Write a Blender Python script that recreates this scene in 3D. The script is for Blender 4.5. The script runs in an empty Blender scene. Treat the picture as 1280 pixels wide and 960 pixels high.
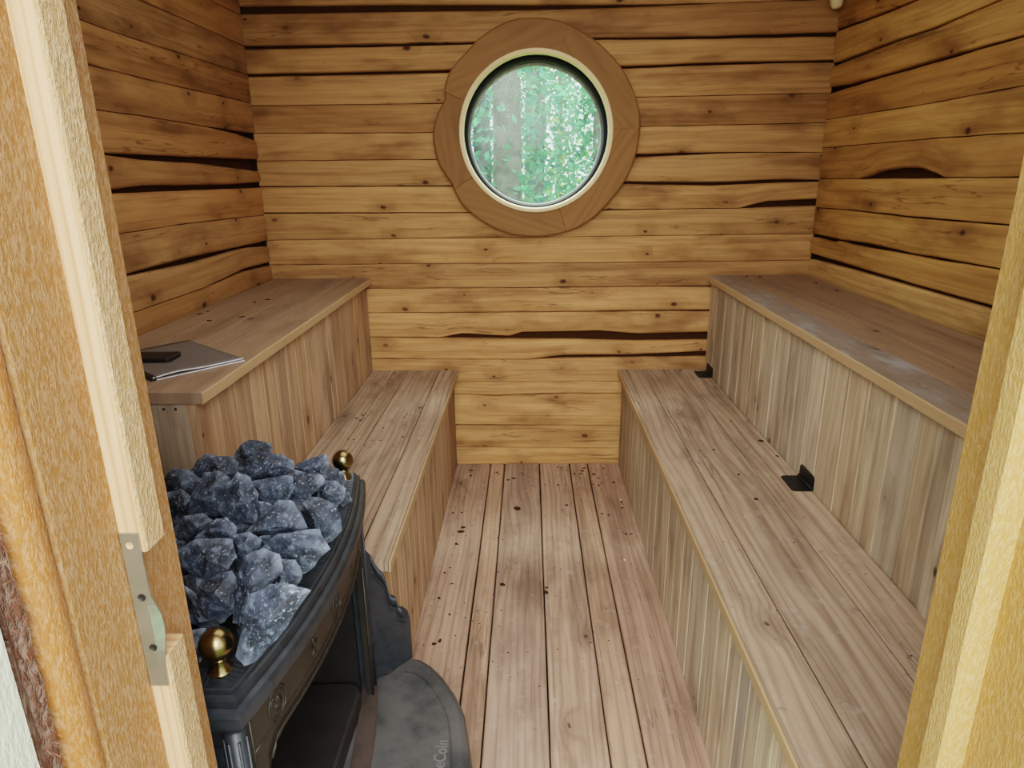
import bpy, bmesh, math, random
from mathutils import Vector, Matrix, noise
from mathutils.geometry import convex_hull_2d
random.seed(7)
C = bpy.context.scene.collection
PI = math.pi
SKY, DOOR_W, FILL_W, TREE_W, EXPO = 2.4, 120.0, 9.0, 4500.0, 0.14

# ------------------------------------------------------------------ helpers
def link(o, parent=None):
    C.objects.link(o)
    if parent is not None:
        o.parent = parent
    return o

def tag(o, label=None, cat=None, group=None, kind=None):
    if label: o['label'] = label
    if cat: o['category'] = cat
    if group: o['group'] = group
    if kind: o['kind'] = kind
    return o

def empty(name, loc=(0, 0, 0)):
    o = bpy.data.objects.new(name, None)
    o.empty_display_size = 0.05
    o.location = loc
    return link(o)

class MB:
    """collects faces of one mesh; every corner carries wood coordinates and every face a tint"""
    def __init__(s):
        s.v = []; s.f = []; s.uv = []; s.t = []; s.sm = []
    def add(s, pts):
        i = len(s.v); s.v.extend([tuple(p) for p in pts]); return i
    def face(s, idx, uvs, tint=(1, 1, 1), smooth=False):
        s.f.append(tuple(idx)); s.uv.append(list(uvs)); s.t.append(tint); s.sm.append(smooth)
    def build(s, name, mat, parent=None, origin=None, matrix=None):
        me = bpy.data.meshes.new(name)
        off = Vector(origin) if origin is not None else Vector((0, 0, 0))
        if parent is not None and origin is None:
            q = parent
            while q is not None:
                off = off + Vector(q.location); q = q.parent
        me.from_pydata([tuple(Vector(p) - off) for p in s.v], [], s.f)
        a = me.attributes.new('wuv', 'FLOAT_VECTOR', 'CORNER')
        flat = []
        for uv in s.uv:
            for q in uv: flat.extend((q[0], q[1], q[2]))
        a.data.foreach_set('vector', flat)
        c = me.attributes.new('tint', 'FLOAT_COLOR', 'CORNER')
        flat = []
        for uv, t in zip(s.uv, s.t):
            for q in uv: flat.extend((t[0], t[1], t[2], 1.0))
        c.data.foreach_set('color', flat)
        me.polygons.foreach_set('use_smooth', s.sm)
        me.materials.append(mat)
        me.validate(); me.update()
        o = bpy.data.objects.new(name, me)
        if parent is None and origin is not None:
            o.location = off
        return link(o, parent)

def plank(mb, O, U, V, N, L, W, T, tint=(1, 1, 1), seed=None, ch=0.002, wob=0.0, nu=None, u0=0.0, skew=0.0):
    """a board: length L along U, width W along V, thickness T along N; chamfered top edges"""
    O, U, V, N = Vector(O), Vector(U).normalized(), Vector(V).normalized(), Vector(N).normalized()
    if seed is None: seed = random.random() * 20
    prof = [(0, 0), (0, T - ch), (ch, T), (W - ch, T), (W, T - ch), (W, 0)]
    pv = [-T, -ch, ch, W - ch, W, W + T, W + T + W]
    n = nu or max(1, int(L / 0.25))
    flip = U.cross(V).dot(N) < 0
    rows = []
    for i in range(n + 1):
        u = L * i / n
        a = wob * noise.noise((u * 6, seed, 0)) ; b = wob * noise.noise((u * 6, seed, 9))
        pts = []
        for k, (v, t) in enumerate(prof):
            vv = v + (a if k < 3 else b)
            pts.append(O + U * (u + skew * vv) + V * vv + N * t)
        rows.append(mb.add(pts))
    m = len(prof)
    for i in range(n):
        ua, ub = u0 + L * i / n, u0 + L * (i + 1) / n
        for k in range(m):
            k2 = (k + 1) % m
            va, vb = pv[k], pv[k + 1]
            idx = [rows[i] + k, rows[i + 1] + k, rows[i + 1] + k2, rows[i] + k2]
            uv = [(ua, va, seed), (ub, va, seed), (ub, vb, seed), (ua, vb, seed)]
            if flip: idx.reverse(); uv.reverse()
            mb.face(idx, uv, tint)
    for r, rev, uu in ((rows[0], flip, u0), (rows[-1], not flip, u0 + L)):
        idx = [r + k for k in range(m)]
        uv = [(uu + prof[k][1] * 0.3, prof[k][0], seed) for k in range(m)]
        if rev: idx.reverse(); uv.reverse()
        mb.face(idx, uv, tuple(c * 0.9 for c in tint))

def box(mb, lo, hi, tint=(1, 1, 1), seed=0.0, ax=2):
    (x0, y0, z0), (x1, y1, z1) = lo, hi
    i = mb.add([(x0, y0, z0), (x1, y0, z0), (x1, y1, z0), (x0, y1, z0), (x0, y0, z1), (x1, y0, z1), (x1, y1, z1), (x0, y1, z1)])
    for q in ((0, 3, 2, 1), (4, 5, 6, 7), (0, 1, 5, 4), (1, 2, 6, 5), (2, 3, 7, 6), (3, 0, 4, 7)):
        uv = []
        for k in q:
            p = mb.v[i + k]
            if ax == 2: uv.append((p[2], p[0] + p[1], seed))
            elif ax == 1: uv.append((p[1], p[0] + p[2], seed))
            else: uv.append((p[0], p[1] + p[2], seed))
        mb.face([i + k for k in q], uv, tint)

def sweep_prism(mb, poly, z0, z1, bev=0.0, tint=(1, 1, 1), smooth_side=False):
    """poly: CCW list of (x,y). vertical prism with optional chamfered top"""
    n = len(poly)
    cx = sum(p[0] for p in poly) / n; cy = sum(p[1] for p in poly) / n
    def ins(d):
        out = []
        for k in range(n):
            a = Vector(poly[k - 1]); b = Vector(poly[k]); c = Vector(poly[(k + 1) % n])
            e1 = (b - a).normalized(); e2 = (c - b).normalized()
            nn = Vector((-(e1.y + e2.y), e1.x + e2.x))
            if nn.length < 1e-6: nn = Vector((-e1.y, e1.x))
            nn.normalize()
            out.append((b.x + nn.x * d, b.y + nn.y * d))
        return out
    rings = [(poly, z0), (poly, z1 - bev)]
    if bev > 0: rings += [(ins(bev * 0.35), z1 - bev * 0.3), (ins(bev), z1)]
    ids = []
    for P, z in rings: ids.append(mb.add([(p[0], p[1], z) for p in P]))
    for r in range(len(ids) - 1):
        for k in range(n):
            k2 = (k + 1) % n
            q = [ids[r] + k, ids[r] + k2, ids[r + 1] + k2, ids[r + 1] + k]
            mb.face(q, [(mb.v[j][1], mb.v[j][2], 0) for j in q], tint, smooth_side)
    q = [ids[-1] + k for k in range(n)]
    mb.face(q, [(mb.v[j][1], mb.v[j][0], 0) for j in q], tint)
    q = [ids[0] + k for k in reversed(range(n))]
    mb.face(q, [(mb.v[j][1], mb.v[j][0], 0) for j in q], tint)

def lathe(mb, prof, base, axis=(0, 0, 1), seg=32, smooth=True, tint=(1, 1, 1), closed=False):
    """prof: list of (radius, height along axis)"""
    A = Vector(axis).normalized(); B = Vector(base)
    X = A.orthogonal().normalized(); Y = A.cross(X)
    ids = []
    for r, h in prof:
        ids.append(mb.add([B + A * h + (X * math.cos(t) + Y * math.sin(t)) * r for t in [2 * PI * k / seg for k in range(seg)]]))
    m = len(prof)
    for j in range(m if closed else m - 1):
        a, b = ids[j], ids[(j + 1) % m]
        for k in range(seg):
            k2 = (k + 1) % seg
            q = [a + k, a + k2, b + k2, b + k]
            mb.face(q, [(k / seg, prof[j][1], 0)] * 4, tint, smooth)

def tube(mb, pts, r, seg=6, tint=(1, 1, 1), closed=False, flat=1.0, nrm=None):
    pts = [Vector(p) for p in pts]
    ids = []
    n = len(pts)
    for i, p in enumerate(pts):
        a = pts[i - 1] if (i > 0 or closed) else p
        b = pts[(i + 1) % n] if (i < n - 1 or closed) else p
        d = (b - a).normalized()
        X = Vector(nrm) if nrm is not None else d.orthogonal()
        X = (X - d * X.dot(d)).normalized(); Y = d.cross(X)
        ids.append(mb.add([p + (X * math.cos(t) * flat + Y * math.sin(t)) * r for t in [2 * PI * k / seg for k in range(seg)]]))
    for i in range(n if closed else n - 1):
        a, b = ids[i], ids[(i + 1) % n]
        for k in range(seg):
            k2 = (k + 1) % seg
            mb.face([a + k, a + k2, b + k2, b + k], [(i * 0.01, k * 0.01, 0)] * 4, tint, True)
    if not closed:
        mb.face([ids[0] + k for k in reversed(range(seg))], [(0, 0, 0)] * seg, tint)
        mb.face([ids[-1] + k for k in range(seg)], [(0, 0, 0)] * seg, tint)

def tj(base=1.0, amt=0.12, hue=0.05):
    g = base * (1 + random.uniform(-amt, amt)); h = random.uniform(-hue, hue)
    return (g * (1 + h), g, g * (1 - h * 1.5))

# ------------------------------------------------------------------ materials
class NT:
    def __init__(s, name):
        s.m = bpy.data.materials.new(name); s.m.use_nodes = True
        s.t = s.m.node_tree; s.n = s.t.nodes; s.l = s.t.links
        s.bsdf = s.n['Principled BSDF']; s.out = s.n['Material Output']
    def node(s, ty, **kw):
        n = s.n.new(ty)
        for k, v in kw.items(): setattr(n, k, v)
        return n
    def put(s, sock, v):
        if isinstance(v, (int, float)): sock.default_value = v
        elif isinstance(v, (tuple, list)):
            sock.default_value = tuple(v) if len(v) == len(sock.default_value) else tuple(v) + (1.0,)
        else: s.l.new(v, sock)
    def math(s, op, a, b=0.0, c=0.0, clamp=False):
        n = s.node('ShaderNodeMath', operation=op, use_clamp=clamp)
        for k, q in enumerate((a, b, c)): s.put(n.inputs[k], q)
        return n.outputs[0]
    def vec(s, x, y, z):
        n = s.node('ShaderNodeCombineXYZ')
        for k, q in enumerate((x, y, z)): s.put(n.inputs[k], q)
        return n.outputs[0]
    def noise(s, v, scale=1.0, detail=2.0, rough=0.5, dist=0.0):
        n = s.node('ShaderNodeTexNoise')
        s.put(n.inputs['Vector'], v); s.put(n.inputs['Scale'], scale); s.put(n.inputs['Detail'], detail)
        s.put(n.inputs['Roughness'], rough); s.put(n.inputs['Distortion'], dist)
        return n.outputs[0]
    def ramp(s, v, a, b, lo=0.0, hi=1.0):
        n = s.node('ShaderNodeMapRange', interpolation_type='SMOOTHSTEP')
        for k, q in enumerate((v, a, b, lo, hi)): s.put(n.inputs[k], q)
        return n.outputs[0]
    def mix(s, f, a, b, mode='MIX'):
        n = s.node('ShaderNodeMix', data_type='RGBA', blend_type=mode)
        s.put(n.inputs[0], f); s.put(n.inputs[6], a); s.put(n.inputs[7], b)
        return n.outputs[2]
    def bump(s, h, strength=0.3, dist=0.01):
        n = s.node('ShaderNodeBump'); s.put(n.inputs['Strength'], strength); s.put(n.inputs['Distance'], dist)
        s.put(n.inputs['Height'], h); s.l.new(n.outputs[0], s.bsdf.inputs['Normal'])
    def finish(s, col, rough=0.6, metal=0.0, spec=0.4):
        s.put(s.bsdf.inputs['Base Color'], col); s.put(s.bsdf.inputs['Roughness'], rough)
        s.put(s.bsdf.inputs['Metallic'], metal); s.put(s.bsdf.inputs['Specular IOR Level'], spec)
        return s.m

def srgb(r, g, b):
    f = lambda c: (c / 255 / 12.92) if c / 255 <= 0.04045 else ((c / 255 + 0.055) / 1.055) ** 2.4
    return (f(r), f(g), f(b))

def wood(name, light, mid, dark, ring=0.6, ringk=42.0, streak=0.5, blotch=0.35, knot=0.55, knot_cell=5.5, knot_col=None,
         stain=0.0, stain_col=(0.08, 0.07, 0.06), stain_scale=5.0, rough=0.62, bump=0.25, fibre=0.0, ticks=0.0, dust=0.0, warp=3.0, ringsharp=1.0, fibre_scale=1.0, band=0.0, crack=0.0, lines=0.0):
    m = NT(name)
    a = m.node('ShaderNodeAttribute', attribute_name='wuv')
    sp = m.node('ShaderNodeSeparateXYZ'); m.l.new(a.outputs['Vector'], sp.inputs[0])
    u, v, w = sp.outputs
    wo = m.math('MULTIPLY', w, 7.31)
    # knots: round in (u,v)
    kv = m.vec(m.math('ADD', m.math('MULTIPLY', u, 0.62), m.math('MULTIPLY', w, 17.3)), m.math('ADD', v, m.math('MULTIPLY', w, 9.1)), 0.0)
    kn0 = m.noise(m.vec(m.math('MULTIPLY', u, 40.0), m.math('MULTIPLY', v, 40.0), wo), 1.0, 2.0, 0.5)
    kadd = m.node('ShaderNodeVectorMath', operation='ADD'); m.l.new(kv, kadd.inputs[0]); m.l.new(m.vec(m.math('MULTIPLY', kn0, 0.014), m.math('MULTIPLY', m.math('SUBTRACT', 1.0, kn0), 0.010), 0.0), kadd.inputs[1]); kv = kadd.outputs[0]
    vo = m.node('ShaderNodeTexVoronoi', voronoi_dimensions='2D', feature='F1'); m.l.new(kv, vo.inputs['Vector']); vo.inputs['Scale'].default_value = knot_cell
    sc = m.node('ShaderNodeSeparateColor'); m.l.new(vo.outputs['Color'], sc.inputs[0])
    kd = m.math('DIVIDE', vo.outputs['Distance'], knot_cell)
    on = m.math('GREATER_THAN', sc.outputs[0], 1.0 - knot)
    rad = m.math('ADD', m.math('MULTIPLY', sc.outputs[1], 0.0065), 0.0030)
    kn = m.math('MULTIPLY', m.ramp(kd, m.math('MULTIPLY', rad, 1.35), m.math('MULTIPLY', rad, 0.5)), m.math('MULTIPLY', on, m.ramp(sc.outputs[2], 0.0, 0.6, 0.45, 1.0)))
    halo = m.math('MULTIPLY', m.ramp(kd, 0.055, 0.004), on)
    # cathedral grain
    n1 = m.noise(m.vec(m.math('MULTIPLY', u, 1.3), m.math('MULTIPLY', v, 7.0), wo), 1.0, 1.5, 0.45)
    t = m.math('ADD', m.math('MULTIPLY', v, ringk), m.math('MULTIPLY', n1, warp * 2.2))
    t = m.math('ADD', t, m.math('MULTIPLY', halo, 1.1))
    t = m.math('ADD', t, w)
    rg = m.math('ADD', m.math('MULTIPLY', m.math('SINE', m.math('MULTIPLY', t, 6.283)), 0.5), 0.5)
    rg = m.math('POWER', rg, 1.0 + 2.5 * ringsharp)
    st = m.noise(m.vec(m.math('MULTIPLY', u, 4.0), m.math('MULTIPLY', v, 170.0), wo), 1.0, 3.0, 0.6)
    st2 = m.noise(m.vec(m.math('MULTIPLY', u, 2.0), m.math('MULTIPLY', v, 38.0), wo), 1.0, 2.0, 0.55)
    bl = m.noise(m.vec(m.math('MULTIPLY', u, 2.6), m.math('MULTIPLY', v, 8.0), wo), 1.0, 3.0, 0.6)
    f = m.math('ADD', m.math('MULTIPLY', rg, ring * 0.6), m.math('MULTIPLY', m.ramp(st, 0.35, 0.75), streak * 0.45))
    f = m.math('ADD', f, m.math('MULTIPLY', m.ramp(st2, 0.40, 0.64), streak * 0.55), clamp=True)
    col = m.mix(f, light, mid)
    col = m.mix(m.math('MULTIPLY', m.ramp(bl, 0.48, 0.78), blotch), col, dark)
    col = m.mix(m.math('MULTIPLY', halo, 0.35), col, dark)
    if band > 0:
        bn = m.noise(m.vec(m.math('MULTIPLY', u, 0.9), m.math('MULTIPLY', v, 20.0), m.math('ADD', wo, 5.0)), 1.0, 3.0, 0.55, 0.3)
        col = m.mix(m.math('MULTIPLY', m.ramp(bn, 0.50, 0.74), band), col, dark)
        col = m.mix(m.math('MULTIPLY', m.ramp(bn, 0.46, 0.28), band * 0.5), col, tuple(min(1.0, c * 1.15) for c in light))
    if lines > 0:
        ln = m.noise(m.vec(m.math('MULTIPLY', u, 1.5), m.math('MULTIPLY', v, 85.0), m.math('ADD', wo, 8.0)), 1.0, 2.0, 0.6)
        col = m.mix(m.math('MULTIPLY', m.ramp(ln, 0.54, 0.70), lines), col, tuple(c * 0.75 for c in dark))
    if crack > 0:
        cn = m.noise(m.vec(m.math('MULTIPLY', u, 1.6), m.math('MULTIPLY', v, 26.0), m.math('ADD', wo, 11.0)), 1.0, 3.0, 0.5)
        ck = m.ramp(m.math('ABSOLUTE', m.math('SUBTRACT', cn, 0.5)), 0.012, 0.004)
        mk = m.ramp(m.noise(m.vec(m.math('MULTIPLY', u, 1.4), m.math('MULTIPLY', v, 9.0), m.math('ADD', wo, 2.0)), 1.0, 1.0, 0.5), 0.54, 0.62)
        col = m.mix(m.math('MULTIPLY', m.math('MULTIPLY', ck, mk), crack), col, tuple(c * 0.3 for c in dark))
    if stain > 0:
        s1 = m.noise(m.vec(m.math('MULTIPLY', u, 0.8), m.math('MULTIPLY', v, 1.6), wo), stain_scale, 4.0, 0.65)
        col = m.mix(m.math('MULTIPLY', m.ramp(s1, 0.50, 0.74), stain), col, stain_col)
    if dust > 0:
        s2 = m.noise(m.vec(u, v, wo), 26.0, 4.0, 0.7)
        col = m.mix(m.math('MULTIPLY', m.ramp(s2, 0.56, 0.76), dust), col, (0.55, 0.50, 0.45))
        s3 = m.noise(m.vec(u, v, m.math('ADD', wo, 3.0)), 40.0, 3.0, 0.7)
        col = m.mix(m.math('MULTIPLY', m.ramp(s3, 0.62, 0.76), dust * 0.9), col, (0.07, 0.055, 0.045))
    col = m.mix(m.math('MULTIPLY', kn, 0.88), col, knot_col or tuple(c * 0.22 for c in dark))
    if ticks > 0:
        tk = m.noise(m.vec(m.math('MULTIPLY', u, 16.0), m.math('MULTIPLY', v, 75.0), wo), 1.0, 2.0, 0.5)
        col = m.mix(m.math('MULTIPLY', m.ramp(tk, 0.68, 0.78), ticks), col, tuple(c * 0.4 for c in dark))
    ta = m.node('ShaderNodeAttribute', attribute_name='tint')
    col = m.mix(1.0, col, ta.outputs['Color'], 'MULTIPLY')
    h = m.math('ADD', m.math('MULTIPLY', st, 0.6), m.math('MULTIPLY', f, -0.5))
    h = m.math('SUBTRACT', h, m.math('MULTIPLY', kn, 0.6))
    if fibre > 0:
        fb = m.noise(m.vec(m.math('MULTIPLY', u, 75.0 * fibre_scale), m.math('MULTIPLY', v, 210.0 * fibre_scale), wo), 1.0, 3.0, 0.6, 0.25)
        fb = m.ramp(fb, 0.36, 0.66)
        h = m.math('ADD', h, m.math('MULTIPLY', fb, fibre))
        col = m.mix(m.math('MULTIPLY', fb, min(0.5, 0.22 * fibre)), m.mix(0.25 * min(1, fibre), col, mid), m.mix(0.6, light, (1.0, 0.93, 0.78)))
        col = m.mix(0.55, col, m.mix(1.0, col, ta.outputs['Color'], 'MULTIPLY'))
    m.bump(h, bump, 0.004)
    return m.finish(col, rough, 0.0, 0.3)

def plain(name, col, rough=0.6, metal=0.0, spec=0.4, nscale=30.0, namt=0.25, dark=None, bump=0.0, bscale=None):
    m = NT(name)
    g = m.node('ShaderNodeTexCoord')
    n = m.noise(g.outputs['Object'], nscale, 4.0, 0.6)
    c = m.mix(m.math('MULTIPLY', m.ramp(n, 0.35, 0.72), namt), col, dark or tuple(x * 0.35 for x in col))
    if bump > 0:
        m.bump(m.noise(g.outputs['Object'], bscale or nscale * 3, 3.0, 0.6), bump, 0.003)
    return m.finish(c, rough, metal, spec)

M = {}
M['wall'] = wood('wall_wood', srgb(204, 164, 114), srgb(160, 116, 72), srgb(102, 65, 36), ring=0.3, ringk=20, streak=0.6, lines=0.25, blotch=0.75, knot=0.62, knot_cell=6.0,
                 knot_col=srgb(58, 30, 14), ticks=0.3, bump=0.25, rough=0.7, band=0.42, crack=0.5, stain=0.25, stain_col=srgb(120, 78, 40), stain_scale=4)
M['bench_top'] = wood('bench_top_wood', srgb(186, 166, 145), srgb(146, 122, 102), srgb(98, 78, 65), ring=0.75, ringk=48, streak=0.6, blotch=0.5, band=0.45, warp=2.4, crack=0.5, lines=0.45, knot=0.36, knot_cell=4.2,
                      knot_col=srgb(74, 54, 42), stain=0.5, stain_col=srgb(112, 96, 84), stain_scale=5, dust=0.42, bump=0.22, rough=0.6)
M['upper_top'] = wood('upper_top_wood', srgb(156, 134, 112), srgb(126, 102, 82), srgb(88, 70, 56), band=0.4, ring=0.3, ringk=24, streak=0.4, blotch=0.3, knot=0.1, knot_cell=4.2,
                      stain=0.6, stain_col=srgb(108, 92, 82), stain_scale=4, dust=0.22, ticks=0.25, bump=0.22, rough=0.55)
M['smeared_top'] = wood('smeared_top_wood', srgb(150, 136, 122), srgb(122, 104, 90), srgb(88, 74, 64), ring=0.3, ringk=24, streak=0.4, blotch=0.3, knot=0.1, knot_cell=4.2,
                 stain=0.75, stain_col=srgb(170, 172, 176), stain_scale=7, dust=0.5, bump=0.22, rough=0.5)
M['panel'] = wood('panel_wood', srgb(200, 174, 146), srgb(160, 128, 100), srgb(108, 78, 56), band=0.4, ring=0.35, ringk=22, streak=0.8, blotch=0.65, lines=0.35, knot=0.42, knot_cell=6.0,
                  knot_col=srgb(70, 42, 28), stain=0.45, stain_col=srgb(134, 108, 86), stain_scale=4, bump=0.2, rough=0.62)
M['panel_grey'] = wood('panel_grey_wood', srgb(212, 198, 172), srgb(168, 148, 122), srgb(110, 92, 76), band=0.4, ring=0.35, ringk=22, streak=0.8, blotch=0.6, lines=0.35, knot=0.55, knot_cell=6.0,
                       knot_col=srgb(66, 46, 36), stain=0.6, stain_col=srgb(134, 120, 104), stain_scale=5, bump=0.2, rough=0.62)
M['floor'] = wood('floor_wood', srgb(193, 169, 149), srgb(147, 121, 104), srgb(96, 74, 62), ring=0.6, ringk=46, streak=0.55, blotch=0.5, band=0.4, warp=2.4, crack=0.4, lines=0.3, knot=0.28, knot_cell=4.0,
                  stain=0.45, stain_col=srgb(112, 88, 72), stain_scale=5, dust=0.5, bump=0.22, rough=0.62)
M['lip'] = wood('edge_wood', srgb(192, 164, 126), srgb(170, 138, 100), srgb(138, 106, 72), ring=0.15, streak=0.3, blotch=0.3, knot=0.0, bump=0.15)
M['jamb'] = wood('jamb_wood', srgb(182, 130, 78), srgb(158, 104, 54), srgb(120, 74, 34), ring=0.1, streak=0.15, blotch=0.6, knot=0.55, knot_cell=4.0,
                 knot_col=srgb(96, 52, 26), bump=0.35, fibre=1.0, rough=0.75, fibre_scale=1.8)
M['jamb_yellow'] = wood('yellow_jamb_wood', srgb(200, 160, 96), srgb(176, 132, 68), srgb(142, 100, 46), ring=0.1, streak=0.2, blotch=0.5, knot=0.4, knot_cell=4.0,
                        knot_col=srgb(112, 78, 40), bump=0.35, fibre=0.8, rough=0.75, fibre_scale=1.8)
M['jamb_light'] = wood('light_yellow_stop_wood', srgb(226, 192, 128), srgb(204, 164, 98), srgb(178, 136, 74), ring=0.2, streak=0.3, blotch=0.3, knot=0.15, knot_cell=4.0, knot_col=srgb(130, 96, 60), bump=0.3, fibre=0.4)
M['stop_rough'] = wood('rough_stop_wood', srgb(204, 164, 118), srgb(168, 126, 82), srgb(134, 94, 56), ring=0.1, streak=0.2, blotch=0.35, knot=0.12, knot_cell=4.0,
                       knot_col=srgb(90, 56, 40), bump=0.5, fibre=1.4, rough=0.75, fibre_scale=1.7)
M['stop_fine'] = wood('planed_stop_wood', srgb(222, 182, 142), srgb(192, 142, 102), srgb(166, 116, 78), ring=0.9, ringk=110, streak=0.7, blotch=0.2, knot=0.0, bump=0.2, warp=0.8)
M['ring'] = wood('window_surround_wood', srgb(150, 112, 68), srgb(122, 86, 48), srgb(86, 58, 30), ring=0.4, ringk=20, streak=0.35, blotch=0.4, knot=0.2, knot_cell=4.0, bump=0.2, ticks=0.1)
M['pale'] = wood('pale_ring_wood', srgb(250, 232, 184), srgb(240, 214, 158), srgb(220, 186, 128), ring=0.1, streak=0.3, blotch=0.2, knot=0.0, bump=0.1)
M['gap'] = plain('dark_gap', srgb(74, 48, 28), 0.95, spec=0.05)
M['bark_edge'] = wood('bark_edge_wood', srgb(120, 78, 60), srgb(92, 56, 44), srgb(56, 32, 28), ring=0.1, streak=0.6, blotch=0.6, knot=0.0, bump=0.8, fibre=1.0, rough=0.9)
M['pale_ext'] = wood('pale_exterior_wood', srgb(232, 232, 214), srgb(206, 210, 190), srgb(170, 176, 150), ring=0.1, streak=0.4, blotch=0.4, knot=0.0, bump=0.3, fibre=0.8, rough=0.85)
M['ceiling'] = wood('ceiling_wood', srgb(190, 146, 90), srgb(160, 112, 60), srgb(110, 70, 36))
M['iron'] = plain('cast_iron', (0.045, 0.052, 0.062), 0.40, 0.35, 0.5, 40, 0.5, dark=(0.012, 0.013, 0.015), bump=0.12, bscale=160)
M['iron_brown'] = plain('brown_cast_iron', (0.040, 0.034, 0.026), 0.46, 0.3, 0.5, 18, 0.5, dark=(0.018, 0.015, 0.012), bump=0.12, bscale=140)
M['hearth'] = plain('dusty_hearth_iron', (0.13, 0.127, 0.125), 0.48, 0.3, 0.5, 11, 0.85, dark=(0.038, 0.046, 0.05), bump=0.12, bscale=120)
M['rust'] = plain('rusty_lip_iron', (0.105, 0.078, 0.066), 0.55, 0.2, 0.5, 20, 0.6, dark=(0.045, 0.035, 0.032), bump=0.12)
M['letters'] = plain('lettering_iron', (0.19, 0.19, 0.19), 0.45, 0.3, 0.5, 30, 0.2)  # lighter than the hearth: highlights on the raised letters put into the colour
M['fireback'] = plain('dark_fireback', (0.016, 0.014, 0.013), 0.6, 0.1, 0.4, 20, 0.5)  # near-black finish of the fire cheeks and the stone tray
M['fireback_rust'] = plain('rusty_fireback', (0.13, 0.085, 0.06), 0.75, 0.0, 0.3, 20, 0.6, dark=(0.05, 0.03, 0.02))
M['tray'] = plain('dusty_fire_tray', (0.034, 0.031, 0.030), 0.42, 0.2, 0.5, 9, 0.6, dark=(0.015, 0.014, 0.014), bump=0.08)
M['brass'] = plain('aged_brass', (0.31, 0.245, 0.12), 0.26, 1.0, 0.5, 25, 0.45, dark=(0.17, 0.11, 0.04))
M['steel'] = plain('zinc_plate', (0.50, 0.52, 0.47), 0.34, 0.85, 0.5, 22, 0.4, dark=(0.30, 0.36, 0.29))
M['hinge'] = plain('black_painted_steel', (0.012, 0.012, 0.013), 0.45, 0.2, 0.5, 40, 0.3)
M['screw'] = plain('dark_screw_steel', (0.05, 0.045, 0.04), 0.5, 0.6)
M['gasket'] = plain('black_rubber', (0.008, 0.008, 0.008), 0.6, 0.0, 0.3)
M['winframe'] = plain('grey_window_bead', (0.30, 0.30, 0.29), 0.6, 0.0, 0.3, 30, 0.6)
M['paper'] = plain('printed_paper', (0.16, 0.138, 0.125), 0.7, 0.0, 0.2, 60, 0.12)
M['paper_edge'] = plain('white_paper', (0.80, 0.82, 0.88), 0.7, 0.0, 0.2, 60, 0.05)
M['phone'] = plain('black_plastic', (0.008, 0.008, 0.009), 0.5, 0.0, 0.5)
M['debris'] = plain('dry_leaf_crumbs', srgb(66, 48, 36), 0.9, 0.0, 0.1, 400, 0.6)
M['chips'] = plain('pale_wood_chips', srgb(226, 208, 178), 0.8, 0.0, 0.1, 200, 0.3)
M['bark'] = plain('tree_bark', (0.10, 0.11, 0.10), 0.9, 0.0, 0.1, 9, 0.7, bump=0.4)
M['bark_pale'] = plain('pale_tree_bark', (0.16, 0.16, 0.13), 0.9, 0.0, 0.1, 14, 0.75, bump=0.4)
M['ground'] = plain('forest_ground', (0.14, 0.19, 0.07), 0.95, 0.0, 0.1, 3, 0.6)

def stone_mat():
    m = NT('dark_blue_stone')
    g = m.node('ShaderNodeTexCoord'); oi = m.node('ShaderNodeObjectInfo')
    va = m.node('ShaderNodeVectorMath', operation='ADD')
    m.l.new(g.outputs['Object'], va.inputs[0]); m.l.new(m.vec(m.math('MULTIPLY', oi.outputs['Random'], 9.0), 0.0, 0.0), va.inputs[1])
    p = va.outputs[0]
    big = m.noise(p, 22.0, 4.0, 0.6); sp = m.noise(p, 210.0, 3.0, 0.7); md = m.noise(p, 75.0, 3.0, 0.65)
    col = m.mix(m.ramp(big, 0.35, 0.68), srgb(22, 27, 35), srgb(56, 66, 82))
    col = m.mix(m.math('MULTIPLY', m.ramp(md, 0.50, 0.72), 0.55), col, srgb(112, 126, 146))
    col = m.mix(m.math('MULTIPLY', m.ramp(sp, 0.56, 0.72), 0.55), col, srgb(182, 192, 206))
    geo = m.node('ShaderNodeNewGeometry')
    col = m.mix(m.ramp(geo.outputs['Pointiness'], 0.52, 0.62, 0.0, 0.45), col, srgb(150, 164, 184))
    va2 = m.math('MULTIPLY_ADD', oi.outputs['Random'], 0.5, 0.72)
    col = m.mix(1.0, col, m.vec(va2, va2, va2), 'MULTIPLY')
    m.bump(m.math('ADD', md, m.math('MULTIPLY', sp, 0.4)), 0.7, 0.004)
    return m.finish(col, 0.62, 0.0, 0.45)
M['stone'] = stone_mat()

def glass_mat():
    m = NT('smudged_glass')
    tr = m.node('ShaderNodeBsdfTransparent'); tr.inputs[0].default_value = (0.86, 0.97, 0.93, 1)
    tl = m.node('ShaderNodeBsdfTranslucent'); tl.inputs[0].default_value = (0.70, 0.88, 0.84, 1)
    gl = m.node('ShaderNodeBsdfGlossy'); gl.inputs['Roughness'].default_value = 0.08
    g = m.node('ShaderNodeTexCoord')
    n = m.noise(g.outputs['Object'], 14.0, 5.0, 0.65)
    a = m.node('ShaderNodeMixShader'); m.put(a.inputs[0], m.ramp(n, 0.3, 0.75, 0.015, 0.07)); m.l.new(tr.outputs[0], a.inputs[1]); m.l.new(tl.outputs[0], a.inputs[2])
    b = m.node('ShaderNodeMixShader'); b.inputs[0].default_value = 0.012; m.l.new(a.outputs[0], b.inputs[1]); m.l.new(gl.outputs[0], b.inputs[2])
    m.l.new(b.outputs[0], m.out.inputs[0]); m.n.remove(m.bsdf)
    return m.m
M['glass'] = glass_mat()

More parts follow.
